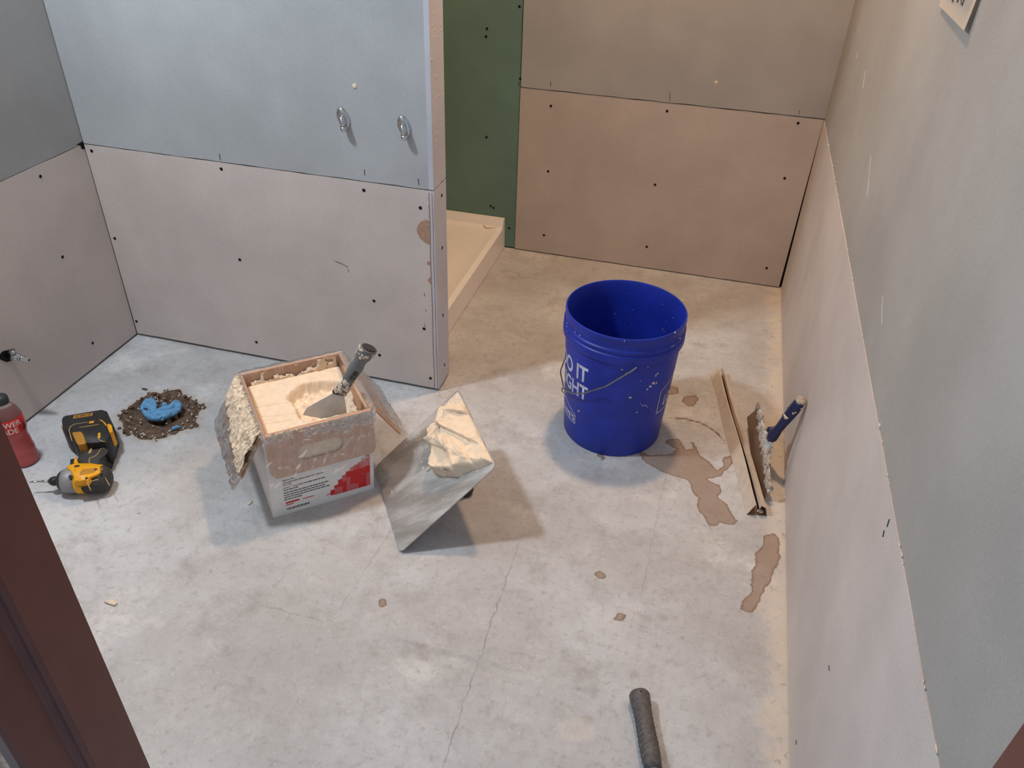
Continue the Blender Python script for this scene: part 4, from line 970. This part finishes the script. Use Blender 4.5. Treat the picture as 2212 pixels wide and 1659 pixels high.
# shells built in plan and rounded: zoom-traced outlines at the height of each upper face
zt = 0.062
part('yellow_shell', prism([(-1.3531,1.1125),(-1.3539,1.1178),(-1.3430,1.1253),(-1.3395,1.1276),(-1.3199,1.1365),(-1.3038,1.1342),(-1.2800,1.1447),(-1.2681,1.1303),(-1.2598,1.1162),(-1.2771,1.1003),(-1.2748,1.0941),(-1.2738,1.0862),(-1.2787,1.0847),(-1.2837,1.0867),(-1.2927,1.0805),(-1.2993,1.0715),(-1.3164,1.0871),(-1.3310,1.1062),(-1.3460,1.1039)], 0.046, zt + 0.003, 0.004), 'yellow', dv, True, 'yellow upper shell')
part('trigger_guard', prism([(-1.3764,1.1602),(-1.3713,1.1618),(-1.3582,1.1472),(-1.3457,1.1424),(-1.3571,1.1364),(-1.3625,1.1458)], 0.018, 0.050, 0.003), 'yellow', dv)
part('trigger', prism([(-1.3846,1.1538),(-1.3771,1.1599),(-1.3588,1.1407),(-1.3692,1.1346)], 0.020, 0.046, 0.004), 'tool_black', dv)
part('handle', prism([(-1.3667,1.1571),(-1.3643,1.1654),(-1.3599,1.1781),(-1.3639,1.1947),(-1.3714,1.2158),(-1.3791,1.2398),(-1.3496,1.2598),(-1.3326,1.2278),(-1.3254,1.2041),(-1.3139,1.1822),(-1.2969,1.1625),(-1.2965,1.1504),(-1.3137,1.1426),(-1.3327,1.1441),(-1.3532,1.1427)], 0.006, 0.054, 0.013, 4), 'tool_rubber', dv, True)
part('foot', prism([(-1.4350,1.2220),(-1.4412,1.2349),(-1.4392,1.2456),(-1.4048,1.2674),(-1.3889,1.2785),(-1.3771,1.2766),(-1.3570,1.2651),(-1.3325,1.2513),(-1.3246,1.2324),(-1.3127,1.2074),(-1.3252,1.2035),(-1.3486,1.1962),(-1.3587,1.1905),(-1.3742,1.1780),(-1.3896,1.1835),(-1.4205,1.2079)], 0.004, 0.0745, 0.006, 3), 'tool_black', dv, True)
bt = part('battery', prism([(-1.4841,1.2544),(-1.4887,1.2641),(-1.4852,1.2714),(-1.4175,1.3190),(-1.4090,1.3205),(-1.3966,1.3143),(-1.3841,1.3054),(-1.3469,1.2752),(-1.3409,1.2661),(-1.3383,1.2480),(-1.3566,1.2477),(-1.4073,1.2132),(-1.4133,1.2034),(-1.4543,1.2226)], 0.0, 0.073, 0.009, 4), 'tool_black', dv, True)
bl = [(-1.4616,1.2745),(-1.4238,1.2977),(-1.4169,1.2865),(-1.4549,1.2620)]
b_ = bmesh.new(); b_.faces.new([b_.verts.new((x, y, 0.0733)) for x, y in bl]); part('rating_label', b_, 'yellow_dull', bt, label='yellow capacity label with black letters')
o2 = Vector((bl[3][0], bl[3][1], 0.0736)); ex_ = Vector((bl[2][0] - bl[3][0], bl[2][1] - bl[3][1], 0)); ey_ = Vector((bl[0][0] - bl[3][0], bl[0][1] - bl[3][1], 0))
tb = text_bm('20V MAX XR', 1.0, 1.0, 0.03); w_ = max(v.co.x for v in tb.verts)
for v in tb.verts: v.co = o2 + ex_ * (0.08 + 0.84 * v.co.x / w_) + ey_ * (0.22 + 0.58 * v.co.y)
part('lettering', tb, 'tool_black', bt)
part('release_button', prism([(-1.4150,1.2110),(-1.4131,1.2155),(-1.3982,1.2223),(-1.3865,1.2159),(-1.3582,1.1907),(-1.3575,1.1853),(-1.3695,1.1775),(-1.3785,1.1819)], 0.03, 0.0762, 0.002), 'yellow_dull', dv)
part('side_button', prism([(-1.5007,1.2607),(-1.4732,1.2473),(-1.4456,1.2287),(-1.4452,1.2248),(-1.4688,1.2350)], 0.014, 0.045, 0.002), 'yellow_dull', dv)
part('belt_clip_boss', prism([(-1.3567,1.2655),(-1.3520,1.2692),(-1.3445,1.2666),(-1.3394,1.2600),(-1.3274,1.2503),(-1.3255,1.2428),(-1.3275,1.2382),(-1.3427,1.2509)], 0.03, 0.0765, 0.002), 'yellow', dv)
part('foot_stripe', prism([(-1.3879,1.2756),(-1.3791,1.2764),(-1.3606,1.2670),(-1.3516,1.2589),(-1.3563,1.2602),(-1.3733,1.2713)], 0.06, 0.0762, 0.0006), 'yellow', dv)
def pip(pts, z, r=0.0011, nm='piping', mt='gold_line'): part(nm, tube([(x, y, z) for x, y in pts], r, 6), mt, dv, True)
pip([(-1.3956,1.1868),(-1.4182,1.2073),(-1.4320,1.2211),(-1.4373,1.2324),(-1.4354,1.2425),(-1.4146,1.2564),(-1.4081,1.2601)], 0.0738)
pip([(-1.4135,1.2354),(-1.3964,1.2456),(-1.3760,1.2601)], 0.0747)
pip([(-1.3217,1.2029),(-1.3307,1.2039),(-1.3288,1.1955),(-1.3242,1.1792),(-1.3260,1.1698),(-1.3322,1.1617),(-1.3250,1.1503),(-1.3152,1.1447),(-1.3013,1.1429)], 0.0545)
pip([(-1.3471,1.2182),(-1.3383,1.2105),(-1.3286,1.2062),(-1.3179,1.2065)], 0.0746, 0.001)
part('side_mark', prism([(-1.3555,1.2301),(-1.3504,1.2331),(-1.3376,1.2159),(-1.3423,1.2132)], 0.05, 0.0752, 0.0004), 'yellow', dv)
part('side_mark', prism([(-1.3656,1.2191),(-1.3554,1.2131),(-1.3532,1.2034),(-1.3488,1.1919),(-1.3421,1.1800),(-1.3470,1.1747),(-1.3551,1.1976)], 0.05, 0.0557, 0.0004), 'gold_line', dv)
part('side_mark', prism([(-1.4067,1.2621),(-1.3969,1.2687),(-1.3921,1.2619),(-1.4010,1.2556)], 0.06, 0.0754, 0.0003), 'yellow', dv)
pip([(-1.2571,1.0994),(-1.2627,1.0977),(-1.2744,1.0860),(-1.2721,1.0810),(-1.2500,1.0639)], 0.0585, 0.001)
pip([(-1.2536,1.1156),(-1.2378,1.1041),(-1.2265,1.0961)], 0.052, 0.001)
for q in ([(-1.2779,1.1343),(-1.2735,1.1371),(-1.2715,1.1338),(-1.2758,1.1311)], [(-1.2734,1.1285),(-1.2690,1.1312),(-1.2670,1.1280),(-1.2713,1.1253)], [(-1.2689,1.1227),(-1.2645,1.1255),(-1.2623,1.1219),(-1.2665,1.1192)], [(-1.2638,1.1162),(-1.2605,1.1186),(-1.2575,1.1134),(-1.2608,1.1110)]):
    part('vent_slot', prism(q, 0.06, 0.0654), 'tool_black', dv)
part('name_plate', prism([(-1.3155,1.1098),(-1.2875,1.1267),(-1.2763,1.1135),(-1.3018,1.0939)], 0.06, 0.0656, 0.0002), 'yellow_dull', dv)
part('screw_boss', lathe([(0, 0.001), (0.003, 0.001), (0.0034, 0)], Vector([(-1.2802,1.0900,0.0655)][0]), (0, 0, 1), 10), 'tool_black', dv)
part('shell_slot', prism([(-1.3369,1.1187),(-1.3297,1.1241),(-1.3249,1.1236),(-1.3242,1.1195),(-1.3323,1.1142)], 0.06, 0.0654), 'tool_black', dv)
part('gearcase_boss', prism([(-1.3416,1.1053),(-1.3360,1.1093),(-1.3161,1.0860),(-1.3214,1.0828),(-1.3275,1.0860)], 0.045, 0.0615, 0.002), 'tool_black', dv)

# ------------------------------------------------------------------ floor hole: soil, rag, rubble
bm = bmesh.new(); hp = np.array(HOLE); hx0, hy0 = hp.min(0) - .02; hx1, hy1 = hp.max(0) + .02
gx = np.arange(hx0, hx1, 0.003); gy = np.arange(hy0, hy1, 0.003); QX, QY = np.meshgrid(gx, gy); hs2 = sdist(HOLE, QX, QY)
hc = hp.mean(0) + np.array((0.0, 0.01)); grid = {}
for i in range(QX.shape[0]):
    for j in range(QX.shape[1]):
        s = hs2[i, j]
        if s < -0.008: continue
        x, y = QX[i, j], QY[i, j]
        z = -0.016 * sm((s + 0.002) / 0.022) + 0.010 * fbm(x * 40, y * 40, 2, 4) * sm((s + .006) / 0.012) - 0.002
        z = min(z, 0.006)
        if s < 0: z = min(z, 0.0045 * fbm(x * 60, y * 60, 7, 3) + 0.0012 + s * 0.9)
        d = math.hypot(x - hc[0], y - hc[1])
        if d < 0.040: z -= 0.05 * sm((0.040 - d) / 0.006)
        grid[i, j] = bm.verts.new((x, y, z))
for (i, j), v in grid.items():
    q = [(i, j), (i, j + 1), (i + 1, j + 1), (i + 1, j)]
    if all(k_ in grid for k_ in q): bm.faces.new([grid[k_] for k_ in q])
solo('soil', bm, 'soil', 'dark brown soil filling the broken hole in the concrete floor', 'soil', True, kind='stuff')
bm = bmesh.new()
for i in range(110):
    k_ = random.randrange(len(HOLE)); p0, p1 = HOLE[k_], HOLE[(k_ + 1) % len(HOLE)]; t = random.random()
    x, y = p0[0] + (p1[0] - p0[0]) * t, p0[1] + (p1[1] - p0[1]) * t; w = abs(random.gauss(0, 0.22)); x += (hc[0] - x) * w; y += (hc[1] - y) * w
    blob(bm, (x, y, -0.012 * min(1, w * 4) + 0.002), random.uniform(.0007, .0034), (1, 1.2, .7), 1, .5, i)
solo('rubble', bm, 'chips', 'pale concrete crumbs scattered round the rim of the floor hole', 'rubble', False, kind='stuff')
bm = bmesh.new()
for i in range(46):
    k_ = random.randrange(len(HOLE)); p0, p1 = HOLE[k_], HOLE[(k_ + 1) % len(HOLE)]; t = random.random()
    x, y = p0[0] + (p1[0] - p0[0]) * t + random.gauss(0, .004), p0[1] + (p1[1] - p0[1]) * t + random.gauss(0, .004)
    blob(bm, (x, y, 0.001), random.uniform(.002, .007), (1, 1.2, .55), 1, .6, i)
solo('soil', bm, 'soil', 'crumbled brown clods along the edge of the floor hole', 'soil', False, kind='stuff')
# blue rag: folded rolls of cloth, welded into one surface
strokes = [([(655,680),(690,610),(720,540),(780,470),(850,450),(930,500),(955,580),(945,660)], .0085),
           ([(720,560),(800,560),(850,620),(900,680)], .009),
           ([(735,700),(790,770),(880,820),(980,845),(1090,835)], .0105),
           ([(780,840),(850,860),(1000,870),(1150,850)], .007),
           ([(1000,700),(1080,660),(1180,640),(1300,600),(1390,520),(1440,500)], .010),
           ([(1090,830),(1220,770),(1350,720),(1440,660),(1470,580),(1430,500)], .0115),
           ([(880,690),(980,740),(1100,760),(1220,710),(1320,640)], .011),
           ([(1110,560),(1150,545),(1190,580)], .008)]
RG = [[(-1.3819,1.4116,0.0060),(-1.3868,1.4253,0.0060),(-1.3923,1.4390,0.0060),(-1.3943,1.4540,0.0060),(-1.3886,1.4603,0.0060),(-1.3726,1.4541,0.0060),(-1.3594,1.4405,0.0060),(-1.3505,1.4258,0.0060)], [(-1.3918,1.4375,0.0040),(-1.3823,1.4405,0.0040),(-1.3688,1.4316,0.0040),(-1.3553,1.4227,0.0040)], [(-1.3742,1.4152,0.0020),(-1.3589,1.4049,0.0020),(-1.3423,1.3994,0.0020),(-1.3276,1.3987,0.0020),(-1.3160,1.4045,0.0020)],
      [(-1.3554,1.3965,-0.0020),(-1.3448,1.3955,-0.0020),(-1.3262,1.3992,-0.0020),(-1.3111,1.4082,-0.0020)], [(-1.3391,1.4207,0.0060),(-1.3347,1.4308,0.0060),(-1.3254,1.4380,0.0060),(-1.3162,1.4497,0.0060),(-1.3155,1.4677,0.0060),(-1.3120,1.4732,0.0060)], [(-1.3166,1.4053,0.0020),(-1.3088,1.4206,0.0020),(-1.2996,1.4343,0.0020),(-1.2963,1.4484,0.0020),(-1.3025,1.4640,0.0020),(-1.3171,1.4772,0.0020)],
      [(-1.3605,1.4244,-0.0000),(-1.3425,1.4192,0.0000),(-1.3260,1.4201,0.0000),(-1.3180,1.4334,0.0000),(-1.3148,1.4497,0.0000)], [(-1.3437,1.4499,0.0060),(-1.3408,1.4541,0.0060),(-1.3317,1.4492,0.0060)]]
bm = bmesh.new()
for (sxy, rr), pts in zip(strokes, RG):
    P = []
    for p0, p1 in zip(pts, pts[1:]):
        for j in range(4): P.append(Vector(p0).lerp(Vector(p1), j / 4))
    P.append(Vector(pts[-1])); m = len(P)
    tube(P, [rr * 0.92 * (0.75 + 0.25 * math.sin(PI * (i + .5) / m)) * (1 + .18 * noise.noise(P[i] * 60)) for i in range(m)], 12, bm)
rag = solo('rag', bm, 'rag', 'crumpled light blue rag stuffed in the floor hole', 'rag', True)
rm = rag.modifiers.new('weld', 'REMESH'); rm.mode = 'VOXEL'; rm.voxel_size = 0.0016; rm.use_smooth_shade = True
sm_ = rag.modifiers.new('soft', 'SMOOTH'); sm_.iterations = 4; sm_.factor = 0.5
tx = bpy.data.textures.new('cloth_folds', 'CLOUDS'); tx.noise_scale = 0.012
dm = rag.modifiers.new('folds', 'DISPLACE'); dm.texture = tx; dm.strength = 0.0065; dm.mid_level = 0.5
sm2 = rag.modifiers.new('soft2', 'SMOOTH'); sm2.iterations = 1
bp_ = [(-1.2681,1.3768,-0.0060),(-1.2658,1.3837,-0.0060),(-1.2606,1.3905,-0.0060),(-1.2520,1.3942,-0.0060)]
solo('rag', tube(bp_, [.003, .0058, .0056, .003], 10), 'rag', 'small scrap of blue cloth half buried at the near rim of the floor hole', 'rag', True)

# ------------------------------------------------------------------ bottle
BC = (-1.531, 1.158); BZ, BR_ = 0.86, 0.92
bo = thing('drink_bottle', 'half seen plastic bottle of red drink with black cap by the left wall', 'bottle', (BC[0], BC[1], 0))
pb = [(0, 0.004), (0.024, 0.002), (0.031, 0.0), (0.0345, 0.005), (0.0350, 0.014), (0.0345, 0.030), (0.0330, 0.036), (0.0338, 0.042), (0.0335, 0.056), (0.0318, 0.062), (0.0322, 0.068), (0.0312, 0.084), (0.0298, 0.090), (0.0300, 0.098), (0.0315, 0.112), (0.0330, 0.120), (0.0332, 0.165), (0.0325, 0.172), (0.0290, 0.186), (0.0220, 0.198), (0.0155, 0.206), (0.0145, 0.214), (0.0145, 0.222)]
pb = [(r * BR_, h * BZ) for r, h in pb]
part('shell', lathe(pb, (BC[0], BC[1], 0), seg=40), 'pet', bo, True)
pd = [(0, 0.005)] + [(max(0.001, r - 0.0016), h + 0.002) for r, h in pb[2:16]] + [(0.0288, 0.110), (0.0, 0.111)]
part('drink', lathe(pd, (BC[0], BC[1], 0), seg=40), 'drink', bo, True)
part('cap', lathe([(r * BR_, h * BZ) for r, h in [(0.0155, 0.210), (0.0178, 0.2105), (0.0182, 0.214), (0.0182, 0.226), (0.0165, 0.231), (0.012, 0.2345), (0, 0.236)]], (BC[0], BC[1], 0), seg=32), 'cap', bo, True)
part('label_band', lathe([(r * BR_, h * BZ) for r, h in [(0.0334, 0.119), (0.0338, 0.120), (0.0338, 0.167), (0.0333, 0.168)]], (BC[0], BC[1], 0), seg=48), 'label_red', bo, True)
def btext(s, h, azr, z0, sx):
    bm = text_bm(s, h, sx, 0.03, step=0.003); mx = max(v.co.x for v in bm.verts)
    for v in bm.verts:
        a_ = math.radians(azr) + (v.co.x - mx) / 0.03135; v.co = Vector((BC[0] + 0.03135 * math.cos(a_), BC[1] + 0.03135 * math.sin(a_), z0 + v.co.y))
    return bm
part('lettering', btext('POWER', 0.0145, 4, 0.1255, 0.92), 'label_white', bo, label='white letters POWER'); part('lettering', btext('ADE', 0.0145, -18, 0.107, 0.95), 'label_white', bo, label='white letters ADE')
bm = bmesh.new(); vs = [bm.verts.new((BC[0] + 0.03145 * math.cos(math.radians(a_)), BC[1] + 0.03145 * math.sin(math.radians(a_)), z)) for a_, z in ((2, .104), (14, .1035), (24, .112), (22, .124), (10, .118))]; bm.faces.new(vs)
part('label_patch', bm, 'cap', bo)

# ------------------------------------------------------------------ water fittings
def stub(px, pz, name, lab):
    o = thing(name, lab, 'pipe stub', (px, YP, pz), 'chrome pipe stubs on the partition')
    bm = lathe([(0.0065, 0.006), (0.0165, 0.0055), (0.0195, 0.003), (0.0205, 0.0)], (0, 0, 0), seg=28); xf(bm, Matrix.Diagonal((0.78, 1.25, 1, 1)))
    xf(bm, Matrix.Translation((px - .001, YP, pz + .004)) @ Matrix.Rotation(PI / 2, 4, 'X') @ Matrix.Rotation(0.30, 4, 'Z')); part('escutcheon', bm, 'chrome', o, True)
    d0 = Vector((px - .002, YP - .002, pz + .006))
    part('pipe', tube([d0, d0 + Vector((.001, -.006, -.002)), d0 + Vector((.003, -.009, -.008)), d0 + Vector((.005, -.011, -.020))], [.0075, .0078, .0078, .0074], 16), 'chrome', o, True)
    part('pinched_end', tube([d0 + Vector((.005, -.011, -.019)), d0 + Vector((.006, -.0115, -.026)), d0 + Vector((.0065, -.0118, -.030))], [.0082, .0084, .0056], 16), 'chrome', o, True)
(q0, q1) = [(-0.8676,0.7527),(-0.7136,0.7500)]
stub(q0[0], q0[1], 'pipe_stub', 'left of the two chrome pipe stubs on the upper partition board')
stub(q1[0], q1[1], 'pipe_stub', 'right chrome pipe stub on the upper partition board, nearest the wall end')
(vy, vz), = [(1.3033,0.2047)]
va = thing('stop_valve', 'chrome stop valve poking from a hole in the left wall', 'valve', (XL, vy, vz))
vx = Vector((XL, vy, vz)); dq = Vector((0.90, 0.12, -0.16)).normalized()
bm = bmesh.new(); hv = [bm.verts.new((XL + 0.0008, vy + .020 * math.cos(t) * (1 + .3 * math.sin(3 * t)), vz - .004 + .019 * math.sin(t) * (1 + .25 * math.cos(2 * t + 1)))) for t in [i * 2 * PI / 18 for i in range(18)]]; bm.faces.new(hv); part('ragged_hole', bm, 'cavity', wl)
part('body', tube([vx - dq * .004, vx + dq * .012, vx + dq * .014, vx + dq * .030, vx + dq * .032, vx + dq * .040], [.0075, .0075, .0105, .0105, .008, .0075], 14), 'chrome', va, True)
part('outlet', tube([vx + dq * .038, vx + dq * .044, vx + dq * .0445, vx + dq * .058], [.0085, .0085, .0055, .0050], 12), 'chrome', va, True)
hq = vx + dq * .024; part('handle', tube([hq, hq + Vector((.002, -.004, .016)), hq + Vector((.003, -.006, .021))], [.006, .0055, .0085], 10), 'chrome', va, True)
part('outlet_mouth', lathe([(0, .0003), (.0032, .0003)], vx + dq * .058, dq, 10), 'cavity', va)

# ------------------------------------------------------------------ paper note
PN = [(1.5620,1.1205),(1.3313,1.1236)]
(ya_, za_), (yb_, zb_) = PN
note = thing('paper_note', 'white paper sheet with pen scrawl fixed to the right wall', 'note', (XR, (ya_ + yb_) / 2, za_))
bm = bmesh.new(); rows = []
for i in range(11):
    r = []
    for j in range(13):
        t, h = i / 10, j / 12; cur = 0.006 * (1 - h) ** 3 * (0.4 + 0.6 * t)
        r.append(bm.verts.new((XR - 0.001 - cur, ya_ + (yb_ - ya_) * t, za_ + (zb_ - za_) * t + 0.279 * h)))
    rows.append(r)
for r, s_ in zip(rows, rows[1:]):
    for j in range(12): bm.faces.new((r[j], r[j + 1], s_[j + 1], s_[j]))
bmesh.ops.solidify(bm, geom=list(bm.faces), thickness=0.0002)
part('sheet', bm, 'paper', note, True)
def stroke(pts): return tube([(XR - 0.0052 + 0.0, y, z) for y, z in pts], 0.0011, 5)
for pts in ([(1.4044,1.1601),(1.3973,1.1526),(1.3974,1.1470),(1.4102,1.1481),(1.4192,1.1567)], [(1.4402,1.1523),(1.4337,1.1469),(1.4376,1.1451)], [(1.4821,1.1460),(1.4652,1.1414)]):
    part('pen_stroke', stroke(pts), 'ink', note, True)

# ------------------------------------------------------------------ hammer
h0 = Vector([(0.0400,0.9257,0.0190)][0]); h1 = Vector([(0.0838,0.7842,0.0190)][0]); hd_ = (h1 - h0); hd_.z = 0; hd_.normalize(); h0.z = 0.0195
hmr = thing('hammer', 'hammer with black rubber grip lying on the concrete floor near the doorway', 'hammer', h0)
gp = [(0.0, 0.014), (0.002, 0.0175), (0.006, 0.0195), (0.012, 0.0195), (0.022, 0.0185), (0.040, 0.0165), (0.060, 0.0160), (0.085, 0.0165), (0.110, 0.0172), (0.135, 0.0165), (0.150, 0.0155)]
bm = tube([h0 + hd_ * x for x, r in gp], [r for x, r in gp], 28)
part('grip', bm, 'hammer_rubber', hmr, True, label='black rubber grip with ribbed sides')
sd_ = Vector((hd_.y, -hd_.x, 0))
for i in range(12):
    x = 0.030 + i * 0.0095; rr = np.interp(x, [g[0] for g in gp], [g[1] for g in gp])
    for s_ in (-1, 1):
        pts = []
        for j in range(6):
            t = math.radians(-20 + j * 16); pts.append(h0 + hd_ * (x - j * 0.0012) + sd_ * (s_ * math.cos(t) * (rr + .0002)) + Z * (math.sin(t) * (rr + .0002)))
        part('grip_rib', tube(pts, 0.0008, 5), 'hammer_rubber', hmr, True)
part('hang_hole', lathe([(0, .0002), (.002, .0002)], h0 + hd_ * 0.011 + Z * 0.0192, (0, 0, 1), 10), 'cavity', hmr)
part('shaft', tube([h0 + hd_ * .150, h0 + hd_ * .27], [.0125, .0115], 18), 'tool_grey', hmr, True)
hc_ = h0 + hd_ * 0.285; cross = sd_
part('head', lathe([(0, -.055), (.0125, -.055), (.014, -.052), (.014, -.040), (.010, -.034), (.0115, -.018), (.0135, -.012), (.0135, .012), (.009, .020), (.007, .045), (.003, .060), (0, .0605)], hc_, cross, 20), 'steel', hmr, True)

# ------------------------------------------------------------------ loose bits on the floor
def flake(px, py, r, sc, mat, lab, seed):
    pass
for i, (x, y, rr, sc, mt, lab) in enumerate([
    ([(-1.0400,0.8389)][0] + (0.0112, (1.5, .5, .22), 'compound_dry', 'curled cream flake on the floor near the brown door frame')),
    ([(0.2574,1.5096)][0] + (0.0085, (1, .7, .5), 'compound_dry', 'cream crumb of compound at the near end of the metal channel')),
    ([(-1.1510,1.0799)][0] + (0.004, (1, .8, .3), 'chips', 'tiny pale chip on the floor behind the drill and the carton')),
    ([(-0.9217,1.1837)][0] + (0.0055, (.5, 1.4, .4), 'compound', 'white fleck on the floor left of the carton base')),
    ([(-1.4394,1.5054)][0] + (0.006, (1.4, .5, .4), 'soil', 'small brown sliver beyond the floor hole'))]):
    b_ = blob(None, (x, y, 0), rr, sc, 2, 0.5, i)
    mz = min(v.co.z for v in b_.verts); xf(b_, Matrix.Translation((0, 0, -mz)))
    solo('debris', b_, mt, lab, 'debris', True)
bm = bmesh.new()
for i in range(260):
    x = random.uniform(-1.5, 0.29); y = random.uniform(0.62, 2.5)
    if (-1.05 < x < -.62 and 1.13 < y < 1.53) or (-1.5 < x < -1.24 and 1.05 < y < 1.55) or (.1 < x and 1.45 < y < 2.1) or (math.hypot(x - BX, y - BY) < .14) or (x < -.7 and y > 1.74): continue
    blob(bm, (x, y, 0.0003), random.uniform(.0005, .0019), (1.2, 1, .5), 0, .4, i)
for i in range(70):
    x, y = random.gauss(-.62, .035), random.gauss(1.735, .016); 
    if y > YP - .002 and x < XP + .004: continue
    blob(bm, (x, y, 0.0004), random.uniform(.0008, .003), (1.2, 1, .5), 0, .4, i)
solo('grit', bm, 'chips', 'fine pale grit and dust crumbs strewn over the concrete floor', 'grit', False, kind='stuff')
